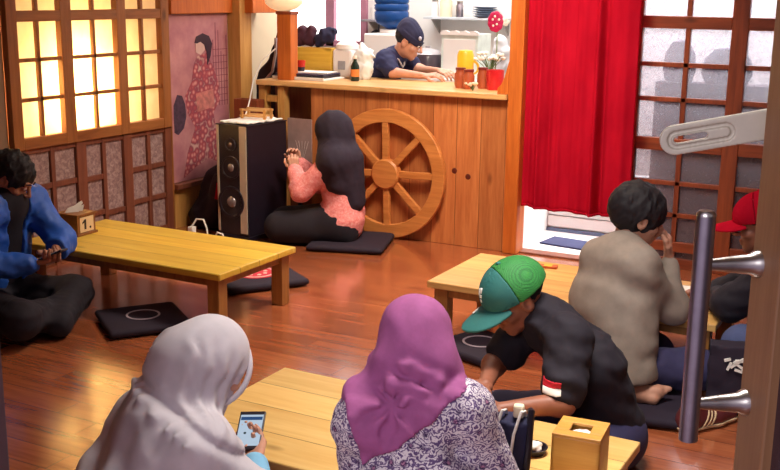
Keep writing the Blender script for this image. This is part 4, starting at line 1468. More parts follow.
def fold1(P):
    tt = (P - nk) @ ax1
    u = (P - nk) @ r_
    bk = (P - h) @ f
    ruff = np.exp(-((tt + .012 * np.sin(u * 9)) / .014) ** 2)
    groove = np.exp(-((tt - .022) / .012) ** 2)
    w = np.where(bk < .06, 1.0, .3)
    q = (P - h) @ F1
    side = np.clip((np.abs(q[:, 0]) - .025) / .03, 0, 1) * np.clip((.06 - q[:, 2]) / .05, 0, 1) * np.clip((q[:, 2] + .16) / .05, 0, 1)
    return -.0045 * side * np.sin(q[:, 1] * 150 + 40 * q[:, 2] + 1.5 * fnoise(P, .12, 14)) + w * (-.009 * ruff * (.45 + .8 * np.sin(u * 150 + 2 * np.sin(u * 37))) + .014 * groove) + .009 * np.sin(((P - nk) @ unit(r_ + .25 * f + A3(0, 0, .15))) * 56 + 1.5 * fnoise(P, .2, 4)) * np.clip(-tt * 5, 0, 1) + .004 * fnoise(P, .10, 9) * np.clip(.5 - tt * 3, .3, 1)
def clip1(P, d):
    q = (P - h) @ F1
    return np.maximum(d, -s_ell(q, (0, .125, -.015), (.058, .085, .088)))
sc = P1.cloth('headscarf', scarf, M['grey_hijab'], .05, .0085, None, fold1, None, clip1)
rim = []
pts = [h + F1 @ A3(.071 * math.cos(a), .062 + .012 * math.cos(2 * a), -.012 + .092 * math.sin(a)) for a in np.linspace(-.9, PI + .9, 22)]
m = MB().tube([Vector(p - P1.loc) for p in pts], .0075, 10); m.build('stiff_brim', M['grey_hijab'], sc, True)
P1.cloth('sleeve', [('c', P1.J['elR'], P1.J['wrR'] - A3(-.012, .016, .006), .052, .038)], M['sky_sleeve'], .02, .008)
P1.cloth('sleeve', [('c', P1.J['elL'], P1.J['wrL'] - A3(.03, .015, 0), .05, .038)], M['sky_sleeve'], .02, .008)
P1.cloth('skirt', P1.leg('L', .018) + P1.leg('R', .018) + [('c', P1.J['hipL'], P1.J['hipR'], .12, .12)], M['denim'], .05, .012)
phone('phone', 'black phone with a lit screen held by the woman in the grey headscarf', (-1.605, 2.205, .415), np.stack([unit((.9, .42, .05)), unit((-.38, .83, .40)), np.cross(unit((.9, .42, .05)), unit((-.38, .83, .40)))], 1), (.072, .14))

# ---------- woman in the purple headscarf
f = unit((-.45, .89, 0)); r_ = unit((.89, .45, 0))
J = dict(pelvis=(-1.00, 1.99, .13), chest=(-1.03, 2.05, .42), head=(-1.10, 2.20, .755), shL=(-1.165, 2.05, .59), shR=(-.94, 2.155, .63),
         elL=(-1.215, 2.14, .36), wrL=(-1.22, 2.35, .345), elR=(-.855, 2.24, .38), wrR=(-1.07, 2.37, .350),
         hipL=(-1.08, 1.96, .10), hipR=(-.92, 2.03, .10), knL=(-1.30, 2.17, .09), knR=(-.90, 2.30, .09), anL=(-.98, 2.22, .06), anR=(-1.14, 2.27, .06))
P2 = Person('woman in a purple headscarf and floral blouse seen from behind', (-1.00, 1.99, 0), J, SK['fair'])
F2 = frame((-.45 * .88, .89 * .88, -.42))
P2.add_skin('LR', w=.82)
P2.body.append(head_chunk(P2.J['head'], F2, (P2.J['shL'] + P2.J['shR']) / 2))
P2.body.append(hand_chunk(P2.J['wrL'], (.2, .97, -.1), (.1, 0, -1), -1, .4, .92, P2.J['elL']))
P2.body.append(hand_chunk(P2.J['wrR'], (-.5, .85, -.1), (-.1, 0, -1), 1, .4, .92, P2.J['elR']))
P2.finish()
h = P2.J['head']
tor2 = P2.torso(.88)
bl = [tuple(list(x[:3]) + [x[3] + .018, x[4] + .018]) for x in tor2[:-1]] + P2.arm('L', .016, .92, .9) + P2.arm('R', .016, .92, .9)
P2.cloth('blouse', bl, M['floral'], .04, .009, None, folds(21, .005, r_ + A3(0, 0, .5), .09))
P2.cloth('trousers', P2.leg('L', .018) + P2.leg('R', .018) + [('c', P2.J['hipL'], P2.J['hipR'], .13, .13)], M['denim'], .05, .012)
sc2 = [('e', h + F2 @ A3(0, -.012, .012), (.094, .116, .112), F2),
       ('c', h + F2 @ A3(-.035, -.055, -.055), h + F2 @ A3(.04, -.055, -.05), .066, .066),
       ('c', h + F2 @ A3(-.05, .0, -.10), h + F2 @ A3(.05, .0, -.10), .075, .075),
       ('c', h + A3(-.0, -.09, -.115) - r_ * .075, h + A3(-.0, -.085, -.125) + r_ * .075, .062, .060)]
rg2 = [('c', h + F2 @ A3(-.090, -.02, -.040), h + F2 @ A3(-.02, -.118, -.070), .022, .020),
       ('c', h + F2 @ A3(-.02, -.118, -.070), h + F2 @ A3(.05, -.108, -.098), .020, .020),
       ('c', h + F2 @ A3(.05, -.108, -.098), h + F2 @ A3(.095, -.03, -.112), .020, .022),
       ('c', h + F2 @ A3(-.092, .0, -.075), h + F2 @ A3(-.045, -.112, -.108), .026, .022),
       ('c', h + F2 @ A3(-.045, -.112, -.108), h + F2 @ A3(.02, -.125, -.125), .022, .014)]
T2 = [tuple(list(x[:3]) + [x[3] + .027, x[4] + .027]) for x in tor2[:-1]] + [('c', P2.J['shL'], P2.J['elL'], .078, .06)]
def tri2(u, z, V_):
    d = None
    for (a, b), (c, e) in zip(V_, V_[1:] + V_[:1]):
        n = A3(e - b, -(c - a), 0); n /= np.linalg.norm(n)
        x = (u - a) * n[0] + (z - b) * n[1]
        d = x if d is None else np.maximum(d, x)
    return d
def fscarf(P):
    d = prims(P, sc2, .04)
    d = smin(d, prims(P, rg2, .012) + .003 * fnoise(P, .05, 44), .010)
    u = (P - h) @ r_; z = P[:, 2]
    dt = tri2(u, z, [(-.172, .70), (-.118, .520), (.02, .615), (.125, .705), (.0, .74)])
    K = A3(-.055, .665)
    du, dz = u - K[0], z - K[1]
    rho = np.hypot(du, dz); th = np.arctan2(dz, du)
    crease = -np.exp(-rho / .085) * np.maximum(np.sin(th * 6 + 2.4 * fnoise(P, .12, 37) + .6), -.1) * np.clip(rho / .03, 0, 1) * (P[:, 2] < .70)
    dt = np.maximum(dt, (P - h) @ f - .03)
    sh = np.maximum(prims(P, T2, .04) + .014 * crease + .002 * fnoise(P, .09, 39), dt)
    d = smin(d, sh, .012)
    d = d + .0022 * np.sin((P @ unit(r_ * .6 + A3(0, 0, .8) - f * .2)) * 70 + 2.2 * fnoise(P, .16, 31)) + .006 * crease * (P[:, 2] > .60)
    q = (P - h) @ F2
    return np.maximum(d, -s_ell(q, (0, .13, -.015), (.056, .085, .085)))
lo, hi = bounds(sc2 + T2, .03)
mesh_of([surf(fscarf, lo, hi, .007)], 'headscarf', M['purple_scarf'], P2.root, P2.loc)

# ---------- baseball cap (shell, mesh back, brim, button)
def make_cap(P, F, front_mat, back_mat, brim_mat, tilt=.0, marks=True):
    c = P.J['head']
    cc, rr = A3(0, -.012, .034), A3(.100, .121, .103)
    def shell(q):
        return s_ell(q, cc, rr)
    def crown(front):
        def fn(Pp):
            q = (Pp - c) @ F
            d = shell(q)
            d = np.maximum(d, -(d + .006))
            d = np.maximum(d, (.018 + .12 * tilt * q[:, 1]) - q[:, 2])
            return np.maximum(d, (.012 - q[:, 1]) if front else (q[:, 1] - .012))
        return surf(fn, c - .14, c + .15, .0042)
    mesh_of([crown(True)], 'crown_front', front_mat, P.root, P.loc)
    bk = mesh_of([crown(False)], 'mesh_back', back_mat, P.root, P.loc)
    def brim(Pp):
        q = (Pp - c) @ F
        z0 = .028 - 3.2 * q[:, 0] ** 2 - .12 * (q[:, 1] - .08)
        e = (np.hypot(q[:, 0] / .092, (q[:, 1] - .070) / .138) - 1) * .092
        d = np.maximum(np.abs(q[:, 2] - z0) - .0042, e)
        return np.maximum(d, -(shell(q) + .004))
    def brim2(Pp):
        q = (Pp - c) @ F
        return np.maximum(brim(Pp), .05 - q[:, 1])
    b = mesh_of([surf(brim2, c - .19, c + .20, .004)], 'brim', brim_mat, P.root, P.loc)
    m = MB().ball(Vector(c + F @ A3(0, -.012, .1375) - P.loc), (.009, .009, .006), 12, 8); m.build('button', front_mat, P.root, True)
    if marks:
        def mk(shapes):
            def fn(Pp):
                q = (Pp - c) @ F
                d2 = None
                for (x, z, w, hh) in shapes:
                    e = np.maximum(np.abs(q[:, 0] - x) - w, np.abs(q[:, 2] - z) - hh)
                    d2 = e if d2 is None else np.minimum(d2, e)
                s = shell(q)
                d = np.maximum(np.abs(s) - .0022, d2)
                return np.maximum(d, .03 - q[:, 1])
            return surf(fn, c - .02, c + .14, .0021) if False else surf(fn, c + F @ A3(0, .08, .07) - .085, c + F @ A3(0, .08, .07) + .085, .0021)
        mesh_of([mk([(-.004, .094, .006, .007), (-.004, .078, .0065, .0055), (-.004, .064, .005, .0055), (.010, .088, .003, .010)])], 'front_emblem', M['paper'], P.root, P.loc)
        m = MB()
        return b
    return b

# ---------- man in the green cap
f = unit((-.75, -.66, 0)); r_ = unit((-.66, .75, 0))
J = dict(pelvis=(-.985, 3.44, .13), chest=(-1.03, 3.36, .36), head=(-1.23, 3.20, .600), shL=(-1.015, 3.14, .505), shR=(-1.21, 3.39, .49),
         elL=(-.985, 3.015, .335), wrL=(-1.14, 2.87, .335), elR=(-1.31, 3.23, .335), wrR=(-1.235, 2.98, .36),
         hipL=(-.93, 3.38, .10), hipR=(-1.05, 3.52, .10), knL=(-.93, 3.10, .10), knR=(-1.33, 3.36, .10), anL=(-1.16, 3.17, .06), anR=(-1.05, 3.12, .06))
P3 = Person('man in a green cap and black T-shirt bent over the pale table', (-.985, 3.44, 0), J, SK['brown'])
F3 = frame((-.72 * .84, -.70 * .84, -.54))
P3.add_skin('LR', w=1.0)
P3.body.append(head_chunk(P3.J['head'], F3, (P3.J['shL'] + P3.J['shR']) / 2))
P3.body.append(hand_chunk(P3.J['wrL'], (-.88, -.42, .05), (.1, -.2, .9), 1, .7, 1.0, P3.J['elL']))
P3.body.append(hand_chunk(P3.J['wrR'], (-.3, -.9, .02), (.2, -.1, .9), -1, .7, 1.0, P3.J['elR']))
P3.finish()
tee = [tuple(list(x[:3]) + [x[3] + .016, x[4] + .016]) for x in P3.torso(1.0)[:-1]] + [('c', (P3.J['shL'] + P3.J['shR']) / 2, ((P3.J['shL'] + P3.J['shR']) / 2) * .45 + P3.J['head'] * .55 + A3(.02, .02, -.015), .085, .068), ('c', P3.J['shL'], P3.J['shL'] * .25 + P3.J['elL'] * .75, .074, .074), ('c', P3.J['shR'], P3.J['shR'] * .3 + P3.J['elR'] * .7, .072, .072)]
fo3 = folds(41, .006, A3(.3, .3, 1), .075)
P3.cloth('t_shirt', tee, M['black_tee'], .04, .009, None, fo3)
P3.cloth('trousers', P3.leg('L', .02) + P3.leg('R', .02) + [('c', P3.J['hipL'], P3.J['hipR'], .13, .13)], M['denim'], .05, .011)
P3.hair(HAIR, F3, r=(.079, .099, .080), low=-.06, amp=.003)
brim3 = make_cap(P3, F3, M['cap_teal'], M['cap_green'], M['cap_teal'])
P3.eyes(F3, EW, ED)
m = MB()
m.prism([(-.022, -.003), (-.008, -.006), (.004, -.004), (.022, .004), (.006, .003), (-.006, .002), (-.016, .004)], Vector(P3.J['head'] + F3 @ A3(.046, .128, .0205) - P3.loc), tuple(F3 @ unit((.55, -.80, -.2))), tuple(F3 @ A3(.8, .6, -.1)), tuple(F3 @ A3(0, 0, .003)))
m.build('side_mark', M['paper'], P3.root)
# flag patch on the near sleeve
def flag(zlo, zhi):
    c = A3(-1.028, 3.03, .395)
    def fn(P):
        d = prims(P, tee, .04) + fo3(P)
        u = (P - c) @ unit((.94, .33, 0)); z = (P - c) @ unit((-.05, -.05, 1))
        d = np.maximum(np.abs(d) - .0035, np.maximum(np.abs(u) - .029, np.maximum(z - zhi, zlo - z)))
        return np.maximum(d, (P - c) @ A3(-.33, .94, 0) - .06)
    return [surf(fn, c - .085, c + .085, .003)]
mesh_of(flag(0, .021), 'red_patch', plain('flag_red', srgb(206, 30, 52), .7), P3.root, P3.loc)
mesh_of(flag(-.021, 0), 'white_patch', M['paper'], P3.root, P3.loc)

# ---------- man in the grey-brown shirt
f = unit((.69, .70, 0)); r_ = unit((.70, -.69, 0))
J = dict(pelvis=(-1.10, 3.97, .13), chest=(-1.125, 4.01, .40), head=(-1.07, 4.12, .725), shL=(-1.20, 4.08, .545), shR=(-1.02, 3.965, .565),
         elL=(-1.10, 4.40, .37), wrL=(-.935, 4.34, .335), elR=(-.905, 4.13, .365), wrR=(-.960, 4.205, .555),
         hipL=(-1.17, 4.08, .13), hipR=(-1.05, 3.98, .13), knL=(-1.03, 4.38, .09), knR=(-.79, 4.10, .14), anL=(-1.00, 4.06, .09), anR=(-1.06, 4.20, .08))
P4 = Person('barefoot man in a grey-brown shirt resting his chin on his hand', (-1.10, 3.97, 0), J, SK['fair'])
F4 = frame((.80 * .96, .56 * .96, -.28))
P4.add_skin('LR')
P4.body.append(head_chunk(P4.J['head'], F4, (P4.J['shL'] + P4.J['shR']) / 2))
P4.body.append(hand_chunk(P4.J['wrR'], (-.15, .10, .95), (-.6, -.3, .1), 1, 1.1, 1.0, P4.J['elR']))
P4.body.append(hand_chunk(P4.J['wrL'], (.9, -.2, -.05), (0, 0, -1), -1, .6, 1.0, P4.J['elL']))
fp = foot_prims((-1.05, 3.845, .082), (.95, .28, .0), (.20, -.60, .75), 1.0, -1)
lo, hi = bounds(fp, .012)
P4.body.append(surf(lambda P: prims(P, fp, .010), lo, hi, .0042))
P4.finish()
sh4 = [tuple(list(x[:3]) + [x[3] + .010, x[4] + .010]) for x in P4.torso(1.10)[:-1]] + P4.arm('L', .008, .9) + P4.arm('R', .008, .85)
fo4 = folds(52, .0038, A3(.35, .35, 1), .11, .12)
P4.cloth('shirt', sh4, M['khaki'], .075, .009, [(A3(0, 0, .125), A3(0, 0, -1))], fo4)
nb = (P4.J['shL'] + P4.J['shR']) / 2
cl4 = MB().tube([Vector(nb + F4[:, 0] * .072 * math.cos(a) + f * .065 * math.sin(a) + A3(.015, .03, .070 - .012 * math.sin(a)) - P4.loc) for a in np.linspace(0, 2 * PI, 25)], .014, 8)
cl4.build('collar', M['khaki'], P4.root, True)
P4.cloth('jeans', [('c', P4.J['hipR'], P4.J['knR'], .095, .078), ('c', P4.J['knR'], P4.J['anR'], .072, .055), ('c', P4.J['hipL'], P4.J['knL'], .10, .07), ('c', P4.J['knL'], P4.J['anL'], .07, .05), ('c', P4.J['hipL'], P4.J['hipR'], .115, .115)], M['denim'], .05, .011, None, folds(55, .005, A3(1, .3, 0), .1))
P4.hair(HAIR, F4, r=(.099, .120, .109), low=-.10, amp=.006, face=((0, .135, -.05), (.072, .085, .100)))

# ---------- person in the red cap behind the door stile
f = unit((-1, 0, 0)); r_ = A3(0, 1, 0)
J = dict(pelvis=(-.40, 4.45, .13), chest=(-.47, 4.44, .42), head=(-.645, 4.42, .690), shL=(-.50, 4.265, .56), shR=(-.50, 4.60, .56),
         elL=(-.715, 4.29, .375), wrL=(-.80, 4.44, .342), elR=(-.72, 4.62, .37), wrR=(-.83, 4.56, .342),
         hipL=(-.42, 4.36, .10), hipR=(-.42, 4.54, .10), knL=(-.635, 4.17, .245), knR=(-.62, 4.9, .12), anL=(-.58, 4.28, .06), anR=(-.52, 4.62, .06))
P5 = Person('person in a red cap, dark top and blue jeans, mostly hidden behind the open door', (-.40, 4.45, 0), J, SK['brown'])
F5 = frame((-.96, -.1, -.22))
P5.add_skin('LR')
P5.body.append(head_chunk(P5.J['head'], F5, (P5.J['shL'] + P5.J['shR']) / 2))
P5.body.append(hand_chunk(P5.J['wrL'], (-.7, .6, 0), (0, 0, -1), -1, .6, 1, P5.J['elL']))
P5.body.append(hand_chunk(P5.J['wrR'], (-.9, -.2, 0), (0, 0, -1), 1, .6, 1, P5.J['elR']))
P5.finish()
P5.cloth('jacket', [tuple(list(x[:3]) + [x[3] + .02, x[4] + .02]) for x in P5.torso()[:-1]] + P5.arm('L', .028, .95) + P5.arm('R', .022, .95), M['black_tee'], .04, .010, None, folds(61, .005))
P5.cloth('jeans', P5.leg('L', .015) + P5.leg('R', .015) + [('c', P5.J['hipL'], P5.J['hipR'], .13, .13)], M['denim_pale'], .05, .011)
P5.hair(HAIR, F5, r=(.079, .099, .080), low=-.07, amp=.003)
make_cap(P5, F5, M['red'], M['red'], M['red'], 0, False)

# ---------- man in the blue jacket on the left
f = unit((.97, .2, 0)); r_ = unit((.2, -.97, 0))
J = dict(pelvis=(-4.05, 3.46, .13), chest=(-4.02, 3.47, .40), head=(-3.915, 3.515, .705), shL=(-3.965, 3.665, .565), shR=(-3.93, 3.325, .56),
         elL=(-3.80, 3.69, .38), wrL=(-3.70, 3.545, .36), elR=(-3.85, 3.25, .335), wrR=(-3.715, 3.41, .335),
         hipL=(-4.03, 3.56, .10), hipR=(-4.03, 3.38, .10), knL=(-3.74, 3.70, .12), knR=(-3.60, 3.22, .13), anL=(-3.55, 3.40, .07), anR=(-3.72, 3.58, .07))
P6 = Person('man in a blue jacket sitting by the yellow table reading a phone', (-4.05, 3.46, 0), J, SK['tan'])
F6 = frame((.80 * .84, .38 * .84, -.54))
P6.add_skin('LR')
P6.body.append(head_chunk(P6.J['head'], F6, (P6.J['shL'] + P6.J['shR']) / 2))
P6.body.append(hand_chunk(P6.J['wrR'], (.65, .72, .1), (-.2, .1, .95), -1, .8, 1, P6.J['elR']))
P6.body.append(hand_chunk(P6.J['wrL'], (.55, -.75, -.1), (.2, .0, .95), 1, .8, 1, P6.J['elL']))
P6.finish()
fo6 = folds(71, .006, A3(.5, .5, 1), .09)
def open_front(P, d):
    u = (P - P6.J['chest']) @ r_; b = (P - P6.J['chest']) @ f
    e = np.maximum(np.abs(u + .0) - .05 - .12 * np.clip(P[:, 2] - .4, 0, .3), -b + .04)
    return np.maximum(d, -e)
tor6 = P6.torso(1.0)
P6.cloth('jacket', [tuple(list(x[:3]) + [x[3] + .026, x[4] + .026]) for x in tor6[:-1]] + P6.arm('L', .024, .93) + P6.arm('R', .024, .93), M['blue_jacket'], .04, .009, [(A3(0, 0, .08), A3(0, 0, -1))], fo6, None, open_front)
P6.cloth('shirt', [tuple(list(x[:3]) + [x[3] + .014, x[4] + .014]) for x in tor6[:-1]] + [('c', (P6.J['shL'] + P6.J['shR']) / 2 + A3(-.03, 0, .0), (P6.J['shL'] + P6.J['shR']) / 2 + A3(.01, 0, .05), .075, .07)], M['black_tee'], .04, .010)
m = MB().bar(Vector(P6.J['chest'] + A3(.13, .03, -.06) - P6.loc), Vector(P6.J['chest'] + A3(.14, -.09, -.085) - P6.loc), .02, .02)
P6.cloth('trousers', P6.leg('L', .022) + P6.leg('R', .022) + [('c', P6.J['hipL'], P6.J['hipR'], .13, .13)], M['black_tee'], .05, .011, None, folds(75, .005))
P6.hair(HAIR, F6, amp=.007, face=((0, .135, -.045), (.064, .080, .095)))
P6.eyes(F6, EW, ED)
phone('phone', 'small phone held by the man in the blue jacket', (-3.640, 3.475, .375), np.stack([unit((.25, -.95, .1)), unit((.88, .2, .42)), np.cross(unit((.25, -.95, .1)), unit((.88, .2, .42)))], 1), (.066, .13))

# ---------- girl in the black headscarf and pink shirt
f = unit((-.93, -.36, 0)); r_ = unit((-.36, .93, 0))
J = dict(pelvis=(-3.385, 5.72, .20), chest=(-3.41, 5.70, .42), head=(-3.455, 5.675, .720), shL=(-3.375, 5.555, .555), shR=(-3.47, 5.82, .555),
         elL=(-3.575, 5.50, .36), wrL=(-3.650, 5.545, .475), elR=(-3.62, 5.80, .36), wrR=(-3.72, 5.70, .50),
         hipL=(-3.38, 5.65, .16), hipR=(-3.43, 5.78, .16), knL=(-3.74, 5.50, .11), knR=(-3.80, 5.66, .11), anL=(-3.32, 5.63, .075), anR=(-3.37, 5.77, .075))
P7 = Person('girl in a black headscarf and pink shirt kneeling beside the loudspeaker', (-3.345, 5.72, 0), J, SK['fair'])
F7 = frame((-.95, -.12, -.16))
P7.add_skin('LR', w=.90)
P7.body.append(head_chunk(P7.J['head'], F7, (P7.J['shL'] + P7.J['shR']) / 2))
P7.body.append(hand_chunk(P7.J['wrL'], (-.25, .15, .95), (-.4, .8, 0), 1, .9, .9, P7.J['elL']))
P7.body.append(hand_chunk(P7.J['wrR'], (-.3, -.2, .9), (.2, -.8, 0), -1, .9, .9, P7.J['elR']))
P7.finish()
tor7 = [tuple(list(x[:3]) + [x[3] + .018, x[4] + .018]) for x in P7.torso(.92)[:-1]]
P7.cloth('shirt', tor7 + P7.arm('L', .024, .95, .95) + P7.arm('R', .02, .95, .95) + [('c', P7.J['pelvis'] + A3(0, -.05, -.05), P7.J['pelvis'] + A3(-.08, .05, -.05), .15, .15)], M['pink'], .045, .009, [(A3(0, 0, .125), A3(.22, 0, -1))], folds(81, .0035, A3(-.5, .2, .9), .08))
P7.cloth('trousers', P7.leg('L', .03, .95) + P7.leg('R', .03, .95) + [('c', P7.J['hipL'], P7.J['hipR'], .13, .13)], M['black_tee'], .06, .011)
h = P7.J['head']
s7 = [('e', h + F7 @ A3(0, -.02, .018), (.104, .128, .122), F7), ('c', h + F7 @ A3(0, -.04, -.06), h + A3(.06, .0, -.17), .10, .125),
      ('c', A3(-3.39, 5.62, .54), A3(-3.43, 5.78, .53), .085, .085), ('c', A3(-3.36, 5.66, .54), A3(-3.30, 5.67, .30), .13, .085), ('c', h + A3(.02, -.02, -.13), P7.J['shL'] + A3(.0, .0, .01), .10, .095), ('c', P7.J['shL'] + A3(0, 0, .01), P7.J['shL'] * .62 + P7.J['elL'] * .38 + A3(.015, 0, .0), .096, .055), ('c', P7.J['shL'] + A3(.01, .02, 0), P7.J['shL'] + A3(.02, .02, -.14), .10, .07), ('c', A3(-3.43, 5.70, .54), A3(-3.50, 5.66, .44), .11, .08)]
def clip7(P, d):
    q = (P - h) @ F7
    return np.maximum(d, -s_ell(q, (0, .125, -.015), (.056, .085, .085)))
P7.cloth('headscarf', s7, M['blackcloth'], .045, .009, None, folds(85, .003, A3(.9, .3, .2), .08), None, clip7)

# ---------- barista in the navy beanie
f = unit((.95, .2, 0)); r_ = unit((.2, -.95, 0))
J = dict(pelvis=(-3.86, 6.93, .86), chest=(-3.68, 6.81, 1.04), head=(-3.465, 6.745, 1.245), shL=(-3.62, 6.92, 1.125), shR=(-3.585, 6.615, 1.115),
         elL=(-3.44, 6.88, 1.04), wrL=(-3.22, 6.75, 1.05), elR=(-3.50, 6.565, 1.040), wrR=(-3.255, 6.58, 1.025),
         hipL=(-3.86, 7.02, .82), hipR=(-3.86, 6.84, .82), knL=(-3.80, 7.00, .45), knR=(-3.80, 6.86, .45), anL=(-3.84, 7.00, .07), anR=(-3.84, 6.86, .07))
P8 = Person('person in a navy beanie and navy T-shirt leaning on the counter in the kitchen', (-3.86, 6.93, 0), J, SK['fair'])
F8 = frame((.86, .16, -.42))
P8.add_skin('LR', w=.95)
P8.body.append(head_chunk(P8.J['head'], F8, (P8.J['shL'] + P8.J['shR']) / 2))
P8.body.append(hand_chunk(P8.J['wrR'], (.97, .1, .12), (.0, .3, -.9), -1, .5, .95, P8.J['elR']))
P8.body.append(hand_chunk(P8.J['wrL'], (.9, -.4, -.1), (.0, .3, -.9), 1, .5, .95, P8.J['elL']))
for s, y in (('L', 7.0), ('R', 6.86)):
    fp8 = foot_prims((-3.87, y, .036), (1, 0, 0), (0, 0, 1))
    lo, hi = bounds(fp8, .012)
    P8.body.append(surf(lambda P: prims(P, fp8, .010), lo, hi, .006))
P8.finish()
tor8 = [tuple(list(x[:3]) + [x[3] + .014, x[4] + .014]) for x in P8.torso(.95)[:-1]]
P8.cloth('t_shirt', tor8 + [('c', P8.J['shL'], P8.J['shL'] * .4 + P8.J['elL'] * .6, .068, .062), ('c', P8.J['shR'], P8.J['shR'] * .25 + P8.J['elR'] * .75, .07, .062)], M['navy_tee'], .04, .009, None, folds(91, .004))
P8.cloth('trousers', P8.leg('L', .015) + P8.leg('R', .015) + [('c', P8.J['hipL'], P8.J['hipR'], .125, .125)], M['black_tee'], .05, .012)
P8.hair(HAIR, F8, r=(.080, .100, .088), low=-.04, amp=.002)
h = P8.J['head']
def bean(P):
    q = (P - h) @ F8
    d = smin(s_ell(q, (0, -.018, .036), (.088, .108, .098)), s_ell(q, (0, -.055, .105), (.050, .055, .050)), .05) + .0008 * np.sin(q[:, 0] * 300)
    lip = np.abs(q[:, 2] - .038 + .25 * q[:, 1]) - .022
    d2 = np.maximum(s_ell(q, (0, -.014, .036), (.093, .112, .102)), lip)
    d = np.maximum(d, .022 - .25 * q[:, 1] - q[:, 2])
    return np.minimum(d, d2)
bn = mesh_of([surf(bean, h - .18, h + .2, .0055)], 'beanie', M['navy'], P8.root, P8.loc)
m = MB().ball(Vector(h + F8 @ A3(.055, .075, .065) - P8.loc), (.012, .012, .016), 10, 6); m.build('badge', plain('grey_badge', srgb(170, 170, 190), .5), bn, True)
P8.eyes(F8, EW, ED)
lan = MB().tube([Vector(x) - Vector(P8.loc) for x in ((-3.56, 6.62, 1.17), (-3.50, 6.66, 1.12), (-3.485, 6.69, 1.07), (-3.50, 6.74, 1.08), (-3.53, 6.8, 1.13))], .006, 6)
lan.build('lanyard', plain('lanyard_grey', srgb(190, 180, 180), .6), P8.root, True)

# ------------------------------------------------------------------ small things on and round the near tables
bgN = thing('handbag', 'navy bag with white straps standing between the floral blouse and the green cap man', 'bag', (-.945, 2.45, .3), .3)
def nb_(P):
    d = np.maximum(np.maximum(np.abs(P[:, 0]) - .043, np.abs(P[:, 1]) - .03), np.abs(P[:, 2] - .10) - .095) - .012
    return d + .006 * fnoise(P, .09, 12)
mesh_of([surf(nb_, (-.09, -.07, -.012), (.09, .07, .24), .007)], 'sack', M['navy'], bgN, (0, 0, 0))
for x in (-.028, .022):
    MB().tube([(x - .015, -.05, .02), (x - .012, -.056, .10), (x - .004, -.054, .18), (x + .012, -.03, .235), (x + .02, .0, .225), (x + .025, .035, .17)], .004, 8).build('strap', M['paper'], bgN, True)
MB().box((.012, -.018, .21), (.04, .008, .245)).build('paper_tag', plain('cream_tag', srgb(236, 224, 190), .7), bgN, False, .006)
MB().tube([(.05, -.05, .03), (.058, -.05, .14), (.06, -.03, .24), (.055, .02, .22)], .009, 8).build('strap', M['black'], bgN, True)
ds = lathe_thing('ashtray', 'small black dish holding crumpled white paper beside the honey-coloured tissue box', 'dish', (-.965, 2.70, .3), [(.035, 0), (.045, .02), (.04, .02), (.03, .006), (0, .006)], M['black'], 'bowl')
def crp(P):
    return s_ell(P, (0, 0, 0), (.030, .022, .013)) + .006 * fnoise(P, .025, 7)
pp = thing('paper_scrap', 'crumpled white paper lying in the small black dish', 'paper', (-.96, 2.695, .324))
mesh_of([surf(crp, (-.045, -.04, -.03), (.045, .04, .03), .003)], 'scrap', M['paper'], pp, (0, 0, 0))
mn = thing('menu', 'white folded menu lying on the back edge of the middle table', 'menu', (-.94, 4.66, .3005), .08)
MB().box((-.11, -.05, 0), (.11, .05, .004)).build('page', M['paper'], mn)
MB().box((-.11, -.05, .006), (.11, .05, .010)).build('page', M['paper'], mn)
MB().box((-.11, .044, .0), (.11, .05, .010)).build('fold', M['paper'], mn)
pkt = thing('packet', 'flat red packet lying on the middle table near the doormat side', 'packet', (-1.65, 4.72, .3005), .2)
MB().box((-.045, -.022, 0), (.045, .022, .012)).build('wrapper', plain('red_packet', srgb(206, 92, 40), .5), pkt, False, .003)
MB().box((-.02, -.022, .012), (.02, .022, .0125)).build('band', plain('yellow_band', srgb(230, 180, 60), .5), pkt)
bk = thing('tote_bag', 'black bag with white print standing before the blue jeans behind the long door handle', 'bag', (-.625, 4.05, 0), .2)
def tb_(P):
    d = np.maximum(np.maximum(np.abs(P[:, 0]) - .10, np.abs(P[:, 1]) - .03), np.abs(P[:, 2] - .145) - .13) - .012
    return d + .005 * fnoise(P, .1, 15)
mesh_of([surf(tb_, (-.14, -.07, -.012), (.14, .07, .31), .008)], 'sack', M['blackcloth'], bk, (0, 0, 0))
m = MB()
for x, z, l, a in ((-.01, .165, .07, .6), (.0, .155, .06, -.5), (.01, .175, .06, .1), (-.045, .15, .035, 1.1), (.03, .15, .05, .9), (.0, .135, .04, -.2), (-.055, .175, .03, .3), (.045, .11, .02, 0)):
    m.bar((x * .8 - l * .4 * math.cos(a), -.046, z + .06 - l / 2 * math.sin(a)), (x * .8 + l * .4 * math.cos(a), -.046, z + .06 + l / 2 * math.sin(a)), .009, .012, (0, 1, 0))
m.build('white_print', M['paper'], bk)
shn = thing('shoe', 'maroon and cream striped shoe on the floor behind the long door handle', 'shoe', (-.70, 3.86, 0), 1.0)
shp = [('c', (-.09, 0, .045), (.05, 0, .04), .042, .036), ('c', (.05, 0, .038), (.13, 0, .032), .038, .028), ('c', (-.09, 0, .05), (-.08, 0, .10), .038, .034), ('c', (-.02, 0, .06), (-.06, 0, .105), .034, .032)]
lo, hi = bounds(shp)
mesh_of([surf(lambda P: np.maximum(prims(P, shp, .02), .018 - P[:, 2]), lo, hi, .005)], 'upper', plain('maroon_leather', srgb(96, 40, 44), .5), shn, (0, 0, 0))
mesh_of([surf(lambda P: np.maximum(np.maximum(prims(P, shp, .02, .006), P[:, 2] - .022), .002 - P[:, 2]), lo, hi, .005)], 'sole', M['creampaper'], shn, (0, 0, 0))
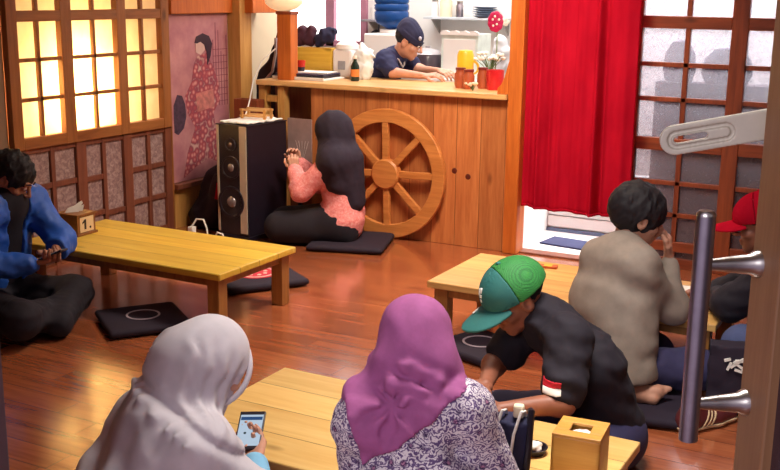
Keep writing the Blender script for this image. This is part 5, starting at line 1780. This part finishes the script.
for k in range(3):
    o_ = mesh_of([surf(lambda P: np.maximum(np.abs(prims(P, shp, .02)) - .003, np.maximum(np.abs(P[:, 0] - .5 * (P[:, 2] - .05) + .03 - .022 * k) - .005, .022 - P[:, 2])), lo, hi, .0035)], 'stripe', M['creampaper'], shn, (0, 0, 0))

# ------------------------------------------------------------------ light
def area(name, loc, target, size, power, col=(1, 1, 1), sy=None, spread=180):
    l = bpy.data.lights.new(name, 'AREA')
    l.energy = power; l.color = col
    l.spread = math.radians(spread)
    l.shape = 'RECTANGLE'; l.size = size; l.size_y = sy or size
    o = bpy.data.objects.new(name, l); COL.objects.link(o)
    o.location = loc
    o.rotation_euler = (Vector(target) - Vector(loc)).to_track_quat('-Z', 'Y').to_euler()
    return o
def point(name, loc, power, col, r=.06):
    l = bpy.data.lights.new(name, 'POINT')
    l.energy = power; l.color = col; l.shadow_soft_size = r
    o = bpy.data.objects.new(name, l); COL.objects.link(o)
    o.location = loc
    return o
area('doorway_daylight', (-.55, -2.6, 3.0), (-1.2, 3.0, .4), 2.4, 110, (1, .96, .98), 1.8)
area('ceiling_lamp_near', (-.95, 2.9, 2.55), (-.95, 2.75, 0), .7, 29, (1, .93, .86), None, 105)
area('ceiling_lamp_far', (-2.2, 4.8, 2.55), (-2.8, 5.4, .3), .8, 80, (1, .86, .70), None, 130)
area('kitchen_lamp', (-3.5, 7.0, 2.5), (-3.5, 7.1, 0), 1.6, 50, (1, .98, .96), .9)
area('passage_daylight', (-1.0, 7.1, 2.5), (-1.1, 7.4, .6), 1.8, 190, (.92, .97, 1), .7)
point('paper_window_lamp', (-4.76, 4.69, 1.0), 90, (1, .72, .30), .04)
w = bpy.data.worlds.new('world'); scene.world = w; w.use_nodes = True
bgd = w.node_tree.nodes['Background']
bgd.inputs[0].default_value = (.64, .50, .70, 1); bgd.inputs[1].default_value = .7

# ------------------------------------------------------------------ camera
cam = bpy.data.cameras.new('camera'); co = bpy.data.objects.new('camera', cam); COL.objects.link(co)
cam.sensor_width = 36; cam.lens = 36 * 1055 / 780; cam.clip_start = .05
P_, R0, Ya = (math.radians(x) for x in (13.075, .729, 28.09))
fw = Vector((-math.sin(Ya) * math.cos(P_), math.cos(Ya) * math.cos(P_), -math.sin(P_)))
rt = Vector((math.cos(Ya), math.sin(Ya), 0)); up = rt.cross(fw)
r2 = rt * math.cos(R0) + up * math.sin(R0); u2 = up * math.cos(R0) - rt * math.sin(R0)
mat = Matrix((r2, u2, -fw)).transposed().to_4x4()
mat.translation = (0, 0, 1.6)
co.matrix_world = mat
scene.camera = co
scene.view_settings.view_transform = 'Standard'
scene.view_settings.look = 'None'
scene.view_settings.exposure = 0.0
scene.view_settings.gamma = 1.0
scene.view_settings.use_curve_mapping = False
